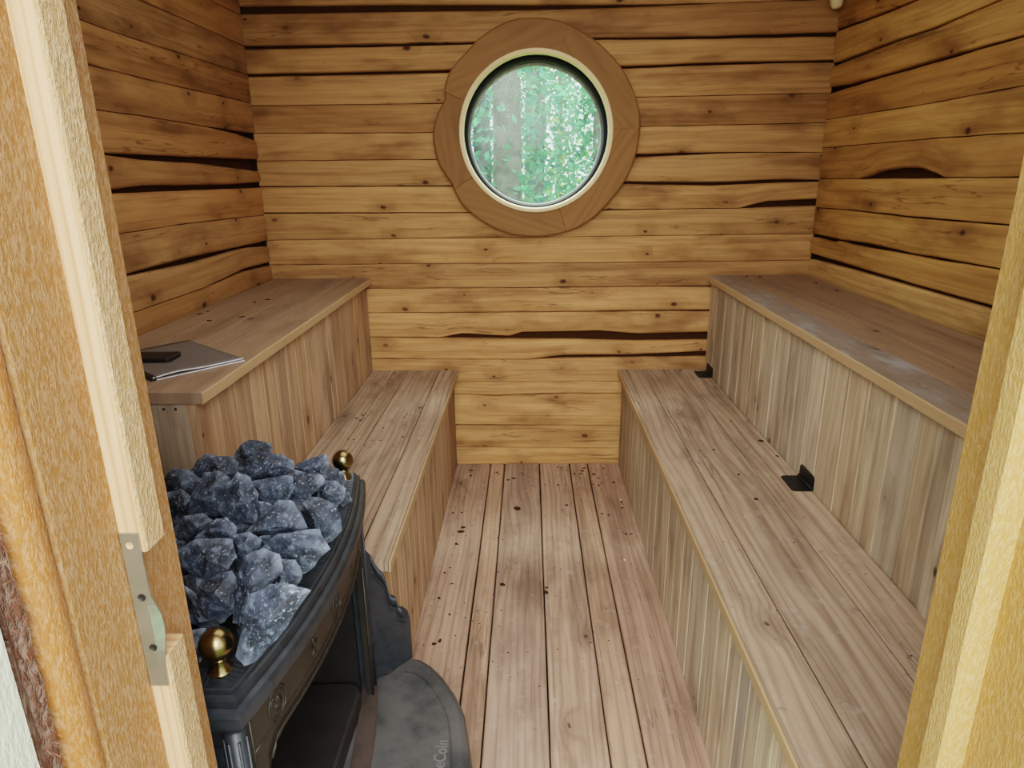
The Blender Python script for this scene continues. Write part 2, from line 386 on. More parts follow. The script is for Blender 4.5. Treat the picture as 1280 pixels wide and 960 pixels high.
def leaf_mat(name, c):
    m = NT(name)
    d = m.node('ShaderNodeBsdfDiffuse'); t = m.node('ShaderNodeBsdfTranslucent')
    g = m.node('ShaderNodeTexCoord'); n = m.noise(g.outputs['Object'], 2.5, 3.0, 0.6)
    col = m.mix(m.ramp(n, 0.35, 0.7), tuple(x * 0.45 for x in c), c)
    m.put(d.inputs[0], col); m.put(t.inputs[0], col)
    a = m.node('ShaderNodeMixShader'); a.inputs[0].default_value = 0.5
    m.l.new(d.outputs[0], a.inputs[1]); m.l.new(t.outputs[0], a.inputs[2]); m.l.new(a.outputs[0], m.out.inputs[0]); m.n.remove(m.bsdf)
    return m.m
M['leaf'] = leaf_mat('green_leaves', (0.14, 0.44, 0.22))
M['leaf_teal'] = leaf_mat('teal_leaves', (0.10, 0.36, 0.27))  # bluer green for the foliage of some trees
M['leaf_lime'] = leaf_mat('lime_leaves', (0.30, 0.55, 0.14))
# ------------------------------------------------------------------ measures (metres)
D, WL, WR, YF, ZC = 2.85, -1.0957, 1.1654, 0.604, 2.15
Z1, Z2 = 0.4571, 0.8675
WX, WZ = 0.030, 1.4365          # centre of the round window

BACK= [([(-1.091, 1.9081), (-0.478, 1.9034), (0.031, 1.8942), (0.503, 1.888), (0.73, 1.8888), (1.159, 1.895)], [(-1.095, 1.8809), (-0.48, 1.8791), (0.031, 1.8762), (0.504, 1.8819), (0.73, 1.8862), (1.16, 1.8924)]), ([(-1.091, 1.7701), (-0.651, 1.7689), (-0.224, 1.7693), (0.287, 1.778), (0.585, 1.7761), (1.165, 1.7835)], [(-1.092, 1.7589), (-0.652, 1.7592), (-0.224, 1.7624), (0.288, 1.7711), (0.586, 1.7679), (1.167, 1.7698)]), ([(-1.088, 1.6708), (-0.712, 1.671), (-0.324, 1.6739), (0.38, 1.6778), (0.704, 1.6856), (1.036, 1.6863), (1.169, 1.6871)], [(-1.089, 1.6607), (-0.713, 1.661), (-0.324, 1.6634), (0.38, 1.6679), (0.705, 1.6758), (1.037, 1.6793), (1.17, 1.6787)]), ([(-1.09, 1.5545), (-0.363, 1.5534), (0.431, 1.5658), (1.166, 1.57)], None), ([(-1.094, 1.4517), (-0.381, 1.4456), (0.445, 1.4574), (1.164, 1.4628)], None), ([(-1.091, 1.3464), (-0.373, 1.344), (0.434, 1.3542), (0.831, 1.3569), (1.172, 1.3528)], [(-1.091, 1.3449), (-0.373, 1.3422), (0.435, 1.342), (0.831, 1.3539), (1.172, 1.3507)]), ([(-1.09, 1.2465), (-0.342, 1.2414), (0.397, 1.2487), (0.739, 1.2418), (1.039, 1.2508), (1.167, 1.2463)], [(-1.091, 1.2434), (-0.342, 1.2382), (0.397, 1.2394), (0.74, 1.2294), (1.04, 1.2385), (1.167, 1.2401)]), ([(-1.093, 1.1412), (-0.267, 1.1344), (0.313, 1.1396), (0.782, 1.1399), (0.863, 1.1403), (0.98, 1.1659), (1.16, 1.1718)], [(-1.094, 1.137), (-0.267, 1.1318), (0.313, 1.1364), (0.782, 1.1379), (0.863, 1.1381), (0.983, 1.1422), (1.163, 1.1451)]), ([(-1.094, 1.0301), (-0.294, 1.0309), (0.104, 1.032), (1.16, 1.035)], None), ([(-1.099, 0.9265), (0.03, 0.9246), (0.737, 0.9243), (1.16, 0.9272)], None), ([(-1.105, 0.8205), (-0.686, 0.8225), (-0.055, 0.8211), (0.539, 0.823), (0.751, 0.8224), (1.159, 0.8236)], [(-1.105, 0.8184), (-0.686, 0.8201), (-0.055, 0.8187), (0.539, 0.82), (0.751, 0.8166), (1.16, 0.8186)]), ([(-0.687, 0.7163), (0.072, 0.7161), (0.476, 0.7189), (0.752, 0.7188)], [(-0.687, 0.7139), (0.072, 0.7129), (0.476, 0.7137), (0.753, 0.7118)]), ([(-0.695, 0.6096), (-0.386, 0.6042), (-0.293, 0.6198), (-0.083, 0.6078), (-0.032, 0.6254), (0.204, 0.6275), (0.307, 0.6297), (0.464, 0.6152), (0.752, 0.6206)], [(-0.695, 0.6067), (-0.386, 0.5995), (-0.293, 0.5979), (-0.083, 0.5942), (-0.033, 0.5928), (0.204, 0.5893), (0.309, 0.5858), (0.465, 0.5813), (0.755, 0.584)]), ([(-0.689, 0.5092), (-0.005, 0.5036), (0.021, 0.5064), (0.153, 0.5199), (0.468, 0.5212), (0.752, 0.533)], [(-0.689, 0.507), (-0.005, 0.5007), (0.021, 0.502), (0.153, 0.5046), (0.468, 0.507), (0.754, 0.5084)]), ([(-0.313, 0.4004), (0.394, 0.4004)], None), ([(-0.329, 0.344), (-0.149, 0.3376), (0.008, 0.3435), (0.209, 0.3469), (0.396, 0.345)], [(-0.329, 0.3413), (-0.149, 0.3327), (0.008, 0.3393), (0.209, 0.3431), (0.396, 0.342)]), ([(-0.334, 0.198), (-0.079, 0.1954), (0.401, 0.1903)], [(-0.334, 0.1938), (-0.079, 0.1916), (0.401, 0.1876)]), ([(-0.331, 0.0857), (0.405, 0.0806)], None)]
LEFT= [([(2.591, 1.8713), (2.829, 1.8767)], None), ([(2.124, 1.7704), (2.839, 1.7704)], None), ([(1.793, 1.6646), (1.917, 1.6593), (2.184, 1.6606), (2.86, 1.6679)], None), ([(1.787, 1.5614), (2.098, 1.5597), (2.436, 1.5615), (2.84, 1.5654)], None), ([(1.791, 1.4548), (2.014, 1.4573), (2.428, 1.4523), (2.851, 1.4518)], [(1.79, 1.4533), (2.014, 1.4556), (2.428, 1.4497), (2.694, 1.441), (2.843, 1.4257)]), ([(1.79, 1.3512), (2.83, 1.3508)], [(1.789, 1.3483), (1.984, 1.3377), (2.367, 1.3302), (2.617, 1.3176), (2.841, 1.3061)]), ([(1.791, 1.2587), (1.981, 1.2669), (2.507, 1.2593), (2.835, 1.2626)], [(1.788, 1.2498), (2.068, 1.2481), (2.828, 1.2417)]), ([(1.796, 1.1461), (2.163, 1.1462), (2.854, 1.1329)], None), ([(1.799, 1.0374), (2.214, 1.0378), (2.864, 1.0255)], [(1.797, 1.0318), (2.207, 1.0182), (2.617, 1.022), (2.857, 1.0042)]), ([(1.804, 0.9329), (2.236, 0.9305), (2.592, 0.9451), (2.843, 0.9361)], [(1.803, 0.9308), (2.235, 0.9279), (2.589, 0.935), (2.839, 0.9235)])]
RIGHT= [([(2.302, 1.7735), (2.474, 1.7784), (2.833, 1.7925)], [(2.3, 1.7689), (2.472, 1.771), (2.83, 1.784)]), ([(1.902, 1.6851), (2.171, 1.6749), (2.383, 1.6787), (2.658, 1.6763), (2.831, 1.6747)], [(1.901, 1.6814), (2.169, 1.6694), (2.381, 1.6714), (2.655, 1.6668), (2.828, 1.6645)]), ([(1.779, 1.5867), (2.144, 1.5858), (2.477, 1.5845), (2.735, 1.5839), (2.83, 1.5906)], [(1.777, 1.5822), (2.141, 1.5777), (2.474, 1.5758), (2.823, 1.5686)]), ([(1.743, 1.4728), (2.169, 1.4685), (2.819, 1.4738)], None), ([(1.711, 1.3681), (2.077, 1.371), (2.816, 1.3686)], None), ([(1.685, 1.2676), (2.001, 1.2635), (2.139, 1.2893), (2.268, 1.2899), (2.383, 1.2809), (2.507, 1.2559), (2.833, 1.252)], [(1.684, 1.266), (2.0, 1.2613), (2.13, 1.2592), (2.506, 1.254), (2.833, 1.2499)]), ([(1.69, 1.1567), (2.137, 1.1485), (2.529, 1.1465), (2.854, 1.1401)], [(1.689, 1.153), (2.136, 1.1438), (2.528, 1.1429), (2.854, 1.1382)]), ([(1.69, 1.0501), (2.124, 1.0408), (2.359, 1.0418), (2.599, 1.0347), (2.854, 1.0337)], [(1.689, 1.0471), (2.005, 1.0359), (2.134, 1.036), (2.355, 1.0272), (2.563, 1.025), (2.599, 1.0321), (2.643, 1.0181), (2.85, 1.022)]), ([(1.695, 0.9555), (2.076, 0.952), (2.372, 0.9526), (2.86, 0.9543)], [(1.692, 0.9465), (2.073, 0.9419), (2.368, 0.9393), (2.853, 0.9311)])]

def at(poly, u):
    if u <= poly[0][0]: return poly[0][1]
    for (a, b), (c, d) in zip(poly, poly[1:]):
        if u <= c: return b + (d - b) * (u - a) / max(1e-6, c - a)
    return poly[-1][1]

def board_wall(name, seams, u0, u1, P, U, N, tints, extra_top, extra_bot, hole=None, du=0.02, base=(1, 1, 1), label=None, seedbase=0):
    """a wall of horizontal waney boards. P: world point of (u=0,z=0); every seam = (lower edge of the board above, upper edge of the board below)"""
    P, U, N = Vector(P), Vector(U), Vector(N)
    flip = U.cross(Vector((0, 0, 1))).dot(N) < 0
    ss = [(a, b if b else [(x, z - 0.0018) for x, z in a]) for a, b in seams]
    ss = [([(0, z)], [(0, z - 0.002)]) for z in extra_top] + ss + [([(0, z)], [(0, z - 0.002)]) for z in extra_bot]
    mb = MB(); back = MB()
    nu = int((u1 - u0) / du)
    us = [u0 + (u1 - u0) * i / nu for i in range(nu + 1)]
    prev = [(0, ZC)]
    for bi in range(len(ss) + 1):
        top = prev
        bot = ss[bi][0] if bi < len(ss) else [(0, 0.0)]
        if bi < len(ss): prev = ss[bi][1]
        seed = seedbase + bi * 1.37
        tint = tints.get(bi) or tj(1.0, 0.15, 0.06)
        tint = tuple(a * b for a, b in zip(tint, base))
        dep = random.uniform(-0.004, 0.0)
        rows = []
        for i, u in enumerate(us):
            zt, zb = at(top, u), at(bot, u)
            zt += 0.0012 * noise.noise((u * 9, bi, 3.0)); zb += 0.0012 * noise.noise((u * 9, bi, 7.0))
            h = max(zt - zb, 0.004)
            gt = 0.004 if bi == 0 else at(ss[bi - 1][0], u) - at(ss[bi - 1][1], u); gb = 0.004 if bi == len(ss) else at(bot, u) - at(ss[bi][1], u)
            et, eb = [min(0.010, h * 0.2, max(0.0022, g * 0.9)) for g in (gt, gb)]
            prof = [(zb + 0.001, -0.034), (zb, -eb), (zb + eb * 0.4, -0.25 * eb), (zb + eb, 0.0), (zb + h * 0.5, 0.0015 * noise.noise((u * 3, bi, 1))), (zt - et, 0.0), (zt - et * 0.4, -0.25 * et), (zt, -et), (zt - 0.001, -0.034)]
            rows.append((mb.add([P + U * u + Vector((0, 0, z)) + N * (d + dep) for z, d in prof]), [z for z, _ in prof], zb))
        m = len(prof)
        for i in range(nu):
            ra, za, zb0 = rows[i]; rb, zz, zb1 = rows[i + 1]
            for k in range(m - 1):
                if hole:
                    uc = (us[i] + us[i + 1]) / 2; zc = (za[k] + za[k + 1]) / 2
                    if (uc - hole[0]) ** 2 + (zc - hole[1]) ** 2 < hole[2] ** 2: continue
                idx = [ra + k, rb + k, rb + k + 1, ra + k + 1]
                uv = [(us[i], za[k] - zb0, seed), (us[i + 1], zz[k] - zb1, seed), (us[i + 1], zz[k + 1] - zb1, seed), (us[i], za[k + 1] - zb0, seed)]
                if flip: idx.reverse(); uv.reverse()
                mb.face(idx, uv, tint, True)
    o = mb.build(name, M['wall'], None, P)
    tag(o, label, 'wall', kind='structure')
    # dark sheathing behind the boards, seen through the gaps
    n2 = 60; zs = [-0.12 + (ZC + 0.12) * j / 50 for j in range(51)]; uu = [u0 - 0.07 + (u1 - u0 + 0.14) * i / n2 for i in range(n2 + 1)]
    g = {}
    for i, u in enumerate(uu):
        for j, z in enumerate(zs): g[i, j] = back.add([P + U * u + Vector((0, 0, z)) - N * 0.034])
    for i in range(n2):
        for j in range(50):
            if hole and ((uu[i] + uu[i + 1]) / 2 - hole[0]) ** 2 + ((zs[j] + zs[j + 1]) / 2 - hole[1]) ** 2 < (hole[2] + 0.02) ** 2: continue
            idx = [g[i, j], g[i + 1, j], g[i + 1, j + 1], g[i, j + 1]]
            if flip: idx.reverse()
            back.face(idx, [(0, 0, 0)] * 4)
    back.build('sheathing', M['gap'], o)
    return o

board_wall('wall_back', BACK, WL - 0.01, WR + 0.01, (0, D, 0), (1, 0, 0), (0, -1, 0),
           {0: (.8, .72, .62), 1: (1.02, .98, .9), 2: (.84, .78, .7), 3: (1.0, .96, .86), 4: (.98, .93, .84), 5: (.80, .72, .62), 6: (.98, .93, .84), 7: (.92, .88, .8), 8: (1.0, .95, .84),
            9: (.95, .92, .82), 10: (1.05, 1.0, .9), 11: (.90, .84, .76), 12: (1.13, 1.08, 1.0), 13: (1.16, 1.12, 1.02), 14: (1.12, 1.06, .96), 15: (1.08, 1.02, .94), 16: (1.14, 1.1, 1.0), 17: (1.18, 1.13, 1.02), 18: (1.16, 1.12, 1.0), 19: (1.2, 1.15, 1.02)},
           [2.02], [], hole=(WX, WZ, 0.335), du=0.016, label='back wall of golden waney boards around the round window')
board_wall('wall_left', LEFT, YF - 0.1, D, (WL, 0, 0), (0, 1, 0), (1, 0, 0),
           {}, [2.06, 1.97], [0.83, 0.725, 0.62, 0.52, 0.41, 0.30, 0.20, 0.10], base=(.76, .70, .64), label='board wall above the bench holding the papers', seedbase=40)  # base also darkens these boards for the weaker light on this side
board_wall('wall_right', RIGHT, YF - 0.1, D, (WR, 0, 0), (0, 1, 0), (-1, 0, 0),
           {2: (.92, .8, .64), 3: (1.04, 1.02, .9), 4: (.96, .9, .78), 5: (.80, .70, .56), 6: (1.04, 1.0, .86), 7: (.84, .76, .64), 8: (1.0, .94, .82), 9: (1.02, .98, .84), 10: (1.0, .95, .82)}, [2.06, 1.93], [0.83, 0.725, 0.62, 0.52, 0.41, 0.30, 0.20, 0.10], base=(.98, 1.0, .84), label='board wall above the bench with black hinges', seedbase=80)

# front wall around the doorway (behind and beside the camera)
JL, JR = -0.37, 0.40            # faces of the two door jambs
mb = MB()
z = 0.0
while z < ZC - 0.01:
    h = min(0.108, ZC - z)
    spans = [(WL - 0.03, JL - 0.035), (JR + 0.035, WR + 0.03)] if z < 2.0 else [(WL - 0.03, WR + 0.03)]
    for a, b in spans:
        plank(mb, (a, 0.575, z), (1, 0, 0), (0, 0, 1), (0, 1, 0), b - a, h - 0.002, 0.029, tj())
        plank(mb, (b, 0.49, z), (-1, 0, 0), (0, 0, 1), (0, -1, 0), b - a, h - 0.002, 0.029, tj())
    z += 0.108
tag(mb.build('wall_front', M['wall'], None, (0, YF, 0)), 'front wall of boards around the open doorway', 'wall', kind='structure')

mb = MB()
y = YF - 0.11
while y < D + 0.02:
    plank(mb, (WL - 0.03, y, ZC + 0.025), (1, 0, 0), (0, 1, 0), (0, 0, -1), WR - WL + 0.06, 0.128, 0.025, tj())
    y += 0.13
tag(mb.build('ceiling', M['ceiling'], None, (0, D / 2, ZC)), 'boarded wooden ceiling over the sauna', 'ceiling', kind='structure')

# floor planks running to the back wall
xs = [-1.13, -0.98, -0.83, -0.68, -0.52, -0.345, -0.1805, -0.115, 0.045, 0.184, 0.267, 0.415, 0.56, 0.70, 0.85, 1.0, 1.2]
ft = {5: (1.0, .95, .92), 6: (1.08, 1.0, .92), 7: (.96, .96, .96), 8: (1.05, 1.02, .98), 9: (1.03, .96, .88), 10: (.98, .88, .84)}
mb = MB()
for i in range(len(xs) - 1):
    a, b = xs[i] + 0.0022, xs[i + 1] - 0.0022
    if b < 0.8 or True:
        plank(mb, (a, 0.49, -0.03), (0, 1, 0), (1, 0, 0), (0, 0, 1), D + 0.032 - 0.49, b - a, 0.03, ft.get(i, tj()), seed=3 + i * 2.3, ch=0.003, wob=0.0015)
fl = mb.build('floor', M['floor'], None, (0, 1.5, 0))
tag(fl, 'pinkish worn plank floor running to the back wall', 'floor', kind='structure')
mb = MB(); box(mb, (WL - 0.03, 0.49, -0.06), (WR + 0.03, D + 0.06, -0.034)); mb.build('subfloor', M['gap'], fl)

# ------------------------------------------------------------------ round window
win = empty('window_1', (WX, D - 0.02, WZ)); tag(win, 'round window in a wide wooden surround on the back wall', 'window', kind='structure')
def sector(a0, a1, rin, rout, y0, y1, tint, seed, n=18):
    mb = MB(); am = math.radians((a0 + a1) / 2)
    gx, gz = -math.sin(am), math.cos(am)
    rings = []
    for i in range(n + 1):
        a = math.radians(a0 + (a1 - a0) * i / n); ro = rout((a0 + (a1 - a0) * i / n) % 360) if callable(rout) else rout
        c, s = math.cos(a), math.sin(a)
        prof = [(rin, y1), (rin, y0), (ro - 0.006, y0), (ro, y0 + 0.006), (ro, y1)]
        rings.append(mb.add([(WX + c * r, y, WZ + s * r) for r, y in prof]))
    def uv(j):
        x, y, z = mb.v[j]; return ((x - WX) * gx + (z - WZ) * gz + y * .2, -(x - WX) * gz + (z - WZ) * gx, seed)
    for i in range(n):
        for k in range(4):
            q = [rings[i] + k, rings[i + 1] + k, rings[i + 1] + k + 1, rings[i] + k + 1]
            mb.face(q, [uv(j) for j in q], tint)
    for r, rv in ((rings[0], 0), (rings[-1], 1)):
        q = [r + k for k in range(5)]
        if rv: q.reverse()
        mb.face(q, [uv(j) for j in q], tint)
    return mb
RO = [(0, .408), (10, .410), (25, .404), (45, .398), (62, .396), (75, .405), (90, .408), (103, .412), (118, .405), (132, .396), (146, .402), (156, .392), (158, .372), (170, .395), (180, .408), (195, .405), (208, .388), (222, .404), (240, .402), (255, .404), (268, .400), (285, .402), (300, .404), (320, .398), (340, .404), (360, .408)]
for a0, a1, t, sd in ((2, 72.2, (1, .97, .92), 1), (72.3, 156.4, (1.02, .98, .92), 2.2), (156.6, 212.3, (.90, .85, .8), 3.1), (212.5, 288, (.98, .94, .9), 4.7), (288.2, 361.9, (1.04, 1.0, .94), 5.9)):
    sector(a0, a1, 0.292, lambda a: at(RO, a), D - 0.034, D + 0.0, t, sd).build('surround_board', M['ring'], win)
mb = MB(); lathe(mb, [(0.30, 0.0), (0.392, 0.0), (0.392, 0.03), (0.30, 0.03)], (WX, D + 0.003, WZ), (0, 1, 0), 64, closed=True); mb.build('backing_ring', M['gap'], win)
mb = MB(); lathe(mb, [(0.2865, 0), (0.2895, -0.003), (0.300, -0.003), (0.303, 0.0), (0.303, 0.045), (0.2865, 0.045)], (WX, D - 0.040, WZ), (0, 1, 0), 72, closed=True)
for i, f in enumerate(mb.f):
    k = i % 72; mb.uv[i] = [(k * 0.025, 0, 1), (k * 0.025 + .025, 0, 1), (k * 0.025 + .025, .01, 1), (k * 0.025, .01, 1)]
mb.build('lip_ring', M['pale'], win)
mb = MB(); lathe(mb, [(0.2865, 0.0), (0.2865, 0.09), (0.30, 0.09), (0.30, 0.0)], (WX, D + 0.006, WZ), (0, 1, 0), 64, closed=True)
lathe(mb, [(0.2865, 0.0), (0.274, 0.012), (0.272, 0.05), (0.2865, 0.05)], (WX, D + 0.03, WZ - 0.004), (0, 1, 0), 64, closed=True)
mb.build('gasket', M['gasket'], win)
mb = MB(); lathe(mb, [(0.281, 0.0), (0.268, 0.004), (0.266, 0.02), (0.281, 0.02)], (WX, D + 0.078, WZ - 0.008), (0, 1, 0), 64, closed=True)
mb.build('window_bead', M['winframe'], win)
mb = MB(); c = mb.add([(WX, D + 0.095, WZ - 0.008)]); r = mb.add([(WX + 0.28 * math.cos(2 * PI * k / 64), D + 0.095, WZ - 0.008 + 0.28 * math.sin(2 * PI * k / 64)) for k in range(64)])
for k in range(64): mb.face([c, r + k, r + (k + 1) % 64], [(0, 0, 0)] * 3)
mb.build('glass_pane', M['glass'], win)

# ------------------------------------------------------------------ doorway
dr = empty('door_1', (0.0, 0.5, 0.0)); tag(dr, 'open doorway framed by rough orange and yellow jamb boards', 'door frame', kind='structure')
def vboard(name, mat, x0, x1, y0, y1, z0, z1, face, tint=(1, 1, 1), seed=1.0, ch=0.003, wob=0.0, parent=dr, nu=30):
    """upright board; face: '+x' / '-x' / '-y' = the broad chamfered face"""
    mb = MB()
    if face == '+x': plank(mb, (x0, y0, z0), (0, 0, 1), (0, 1, 0), (1, 0, 0), z1 - z0, y1 - y0, x1 - x0, tint, seed, ch, wob, nu)
    elif face == '-x': plank(mb, (x1, y0, z0), (0, 0, 1), (0, 1, 0), (-1, 0, 0), z1 - z0, y1 - y0, x1 - x0, tint, seed, ch, wob, nu)
    else: plank(mb, (x0, y1, z0), (0, 0, 1), (1, 0, 0), (0, -1, 0), z1 - z0, x1 - x0, y1 - y0, tint, seed, ch, wob, nu)
    return mb.build(name, mat, parent)
def two_tone(name, side, x0, x1, y0, y1, z0, z1, seed):
    """door stop: rough-sawn face towards the opening, planed face towards the doorstep"""
    mb = MB()
    if side > 0: plank(mb, (x0, y0, z0), (0, 0, 1), (0, 1, 0), (1, 0, 0), z1 - z0, y1 - y0, x1 - x0, (1, 1, 1), seed, 0.0022, 0.0012, 40)
    else: plank(mb, (x1, y0, z0), (0, 0, 1), (0, 1, 0), (-1, 0, 0), z1 - z0, y1 - y0, x1 - x0, (1, 1, 1), seed, 0.0022, 0.0012, 40)
    o = mb.build(name, M['stop_rough'], dr)
    o.data.materials.append(M['stop_fine'])
    for p in o.data.polygons:
        if p.normal.y < -0.8 or abs(p.normal.z) > 0.8: p.material_index = 1
    return o
vboard('jamb', M['jamb'], JL - 0.035, JL, 0.452, 0.613, 0, 2.0, '+x', (.86, .84, .82), 1.3, 0.003, 0.001)
two_tone('door_stop', 1, JL, JL + 0.0225, 0.527, 0.5590, 0.968, 2.0, 2.0)['label'] = 'upper stop strip with sawn end above the metal plate'
two_tone('door_stop', 1, JL, JL + 0.0225, 0.527, 0.5590, 0.0, 0.855, 3.0)['label'] = 'lower stop strip below the metal plate'
# metal strike plate bridging the gap in the stop
mb = MB()
zs = [0.8215, 0.845, 0.862, 0.875, 0.888, 0.9, 0.912, 0.922, 0.94, 0.96, 0.988]
edge = [-0.3515, -0.3505, -0.3485, -0.347, -0.3466, -0.3470, -0.349, -0.3512, -0.3517, -0.3517, -0.3517]
yo = [0, 0, .001, .003, .004, .0035, .0015, 0, 0, 0, 0]
rows = []
for z, e, q in zip(zs, edge, yo):
    x0 = JL + 0.0012
    rows.append(mb.add([(x0, 0.5262, z), (x0, 0.5247, z), (x0 + (e - x0) * .6, 0.5247, z), (e, 0.5247 + q, z), (e, 0.5262 + q, z)]))
for i in range(len(zs) - 1):
    for k in range(5):
        k2 = (k + 1) % 5
        mb.face([rows[i] + k, rows[i + 1] + k, rows[i + 1] + k2, rows[i] + k2], [(0, 0, 0)] * 4)
mb.face([rows[0] + k for k in range(5)], [(0, 0, 0)] * 5); mb.face([rows[-1] + k for k in reversed(range(5))], [(0, 0, 0)] * 5)
sp = mb.build('strike_plate', M['steel'], dr); sp['label'] = 'bent zinc strike plate with three screw holes'
for k, (x, z) in enumerate(((-0.3605, 0.9765), (-0.3595, 0.9215), (-0.3585, 0.866))):
    mb = MB(); lathe(mb, [(0.0, 0.0), (0.0033, 0.0), (0.0037, 0.0006)], (x, 0.5243, z), (0, -1, 0), 16)
    mb.build('screw_hole', M['stop_fine'] if k == 0 else M['screw'], sp)
# outer casing strips beside the orange jamb
mb = MB()
prof = [(-0.405, 0.452), (-0.374, 0.452), (-0.3695, 0.447), (-0.3685, 0.438), (-0.371, 0.428), (-0.377, 0.421), (-0.405, 0.419)]
rows = []
for i in range(41):
    z = 2.0 * i / 40; rows.append(mb.add([(x + 0.0012 * noise.noise((z * 5, k, 0)), y, z) for k, (x, y) in enumerate(prof)]))
for i in range(40):
    for k in range(len(prof) - 1):
        mb.face([rows[i] + k + 1, rows[i + 1] + k + 1, rows[i + 1] + k, rows[i] + k], [(2 * i / 40, (k + 1) * .012, 5), (2 * (i + 1) / 40, (k + 1) * .012, 5), (2 * (i + 1) / 40, k * .012, 5), (2 * i / 40, k * .012, 5)], (1.02, .88, .74), True)
o = mb.build('casing', M['jamb'], dr); o['label'] = 'smooth orange casing strip with a rounded edge'
mb = MB()
rows = []
for i in range(161):
    z = 2.0 * i / 160; a = 0.0035 * noise.noise((z * 22, 0, 0)); b = 0.003 * noise.noise((z * 60, 4, 0))
    rows.append(mb.add([(-0.42, 0.4185, z), (-0.381 + a, 0.4185 + b * .4, z), (-0.374 + a, 0.412 + b, z), (-0.377 + b, 0.400, z), (-0.373 + b * .6, 0.391 + a, z), (-0.42, 0.391, z)]))
for i in range(160):
    for k in range(5):
        mb.face([rows[i] + k + 1, rows[i + 1] + k + 1, rows[i + 1] + k, rows[i] + k], [(i / 80, (k + 1) * .01, 6), ((i + 1) / 80, (k + 1) * .01, 6), ((i + 1) / 80, k * .01, 6), (i / 80, k * .01, 6)], (1, 1, 1), False)
# torn fibres along the bark edge
for i in range(170):
    z = random.uniform(0.6, 1.5); y = random.uniform(0.400, 0.418); l = random.uniform(0.004, 0.012)
    d = Vector((random.uniform(.1, .6), random.uniform(-.5, .5), random.uniform(-1, .3))).normalized() * l
    s = mb.add([(-0.375, y, z), (-0.375, y + 0.0006, z + .0005), Vector((-0.375, y, z)) + d]); mb.face([s, s + 1, s + 2], [(0, .3, 1)] * 3, random.choice([(1.0, .9, .85), (1.8, 1.6, 1.5), (2.3, 2.1, 1.9)]))
o = mb.build('bark_edge', M['bark_edge'], dr); o['label'] = 'dark bark-edged strip with torn fibres'
vboard('outer_board', M['pale_ext'], -0.40, -0.371, 0.31, 0.3905, 0, 2.0, '+x', (1, 1, 1), 7, 0.003, 0.001)['label'] = 'pale weathered board outermost at the doorway'
# right side
vboard('jamb', M['jamb_yellow'], JR, JR + 0.035, 0.36, 0.585, 0, 2.0, '-x', (.90, .83, .70), 8.0, 0.003, 0.001)
two_tone('door_stop', -1, JR - 0.0225, JR, 0.4955, 0.5215, 0.0, 2.0, 9.0)
for o in dr.children:
    if o.name.startswith('door_stop') and o.data.vertices[0].co.x > 0.2:
        o['label'] = 'yellow stop strip on the jamb without a plate'
        o.data.materials.clear(); o.data.materials.append(M['jamb_yellow']); o.data.materials.append(M['jamb_light'])
# lintel over the opening
vboard('lintel', M['jamb'], JL - 0.035, JR + 0.035, 0.452, YF, 2.0, 2.035, '-y', (1, 1, 1), 10.0)

# pale stub hanging in the corner above the hinged bench
mb = MB(); lathe(mb, [(0.0, -0.004), (0.012, -0.002), (0.020, 0.006), (0.023, 0.02), (0.023, 0.30), (0.0, 0.30)], (1.137, 2.805, 1.855), (0, 0, 1), 20)
for i in range(len(mb.f)): mb.uv[i] = [(mb.v[j][2], math.atan2(mb.v[j][1] - 2.815, mb.v[j][0] - 1.145) * .02, 3) for j in mb.f[i]]
tag(mb.build('corner_batten', M['pale'], None, (1.137, 2.805, 1.855)), 'pale rounded batten end hanging in the upper wall corner', 'batten')

# ------------------------------------------------------------------ benches
def bench(name, label, loc): 
    o = empty(name, loc); tag(o, label, 'bench', 'stepped sauna benches along both walls'); return o
def seat(parent, xs, y0, y1, z, mat, th=0.024, edge_side=1, tints=None, cuts=None, gap=0.0013, ch=0.0022):
    """planks along Y between the x values"""
    mb = MB()
    for i in range(len(xs) - 1):
        a, b = xs[i] + gap, xs[i + 1] - gap
        t = (tints or {}).get(i) or tj(1.0, 0.07, 0.03)
        segs = [(y0, y1)]
        if cuts and i in cuts:
            c = cuts[i]; segs = [(y0, c - 0.0008), (c + 0.0008, y1)]
        for q, (ya, yb) in enumerate(segs):
            plank(mb, (a, ya, z - th), (0, 1, 0), (1, 0, 0), (0, 0, 1), yb - ya, b - a, th, tuple(k * (1 + .05 * q) for k in t), seed=random.random() * 20, ch=ch, wob=0.001 if gap > 0.001 else 0.0)
    return mb.build('seat', mat, parent)
def lip(parent, x, y0, y1, z, side, th=0.024, tint=(1, 1, 1)):
    mb = MB()
    if side > 0: plank(mb, (x - 0.0035, y0, z - th - 0.001), (0, 1, 0), (0, 0, 1), (1, 0, 0), y1 - y0, th + 0.0005, 0.0045, tint, ch=0.0015, wob=0.0006)
    else: plank(mb, (x + 0.0035, y0, z - th - 0.001), (0, 1, 0), (0, 0, 1), (-1, 0, 0), y1 - y0, th + 0.0005, 0.0045, tint, ch=0.0015, wob=0.0006)
    return mb.build('front_edge', M['lip'], parent)
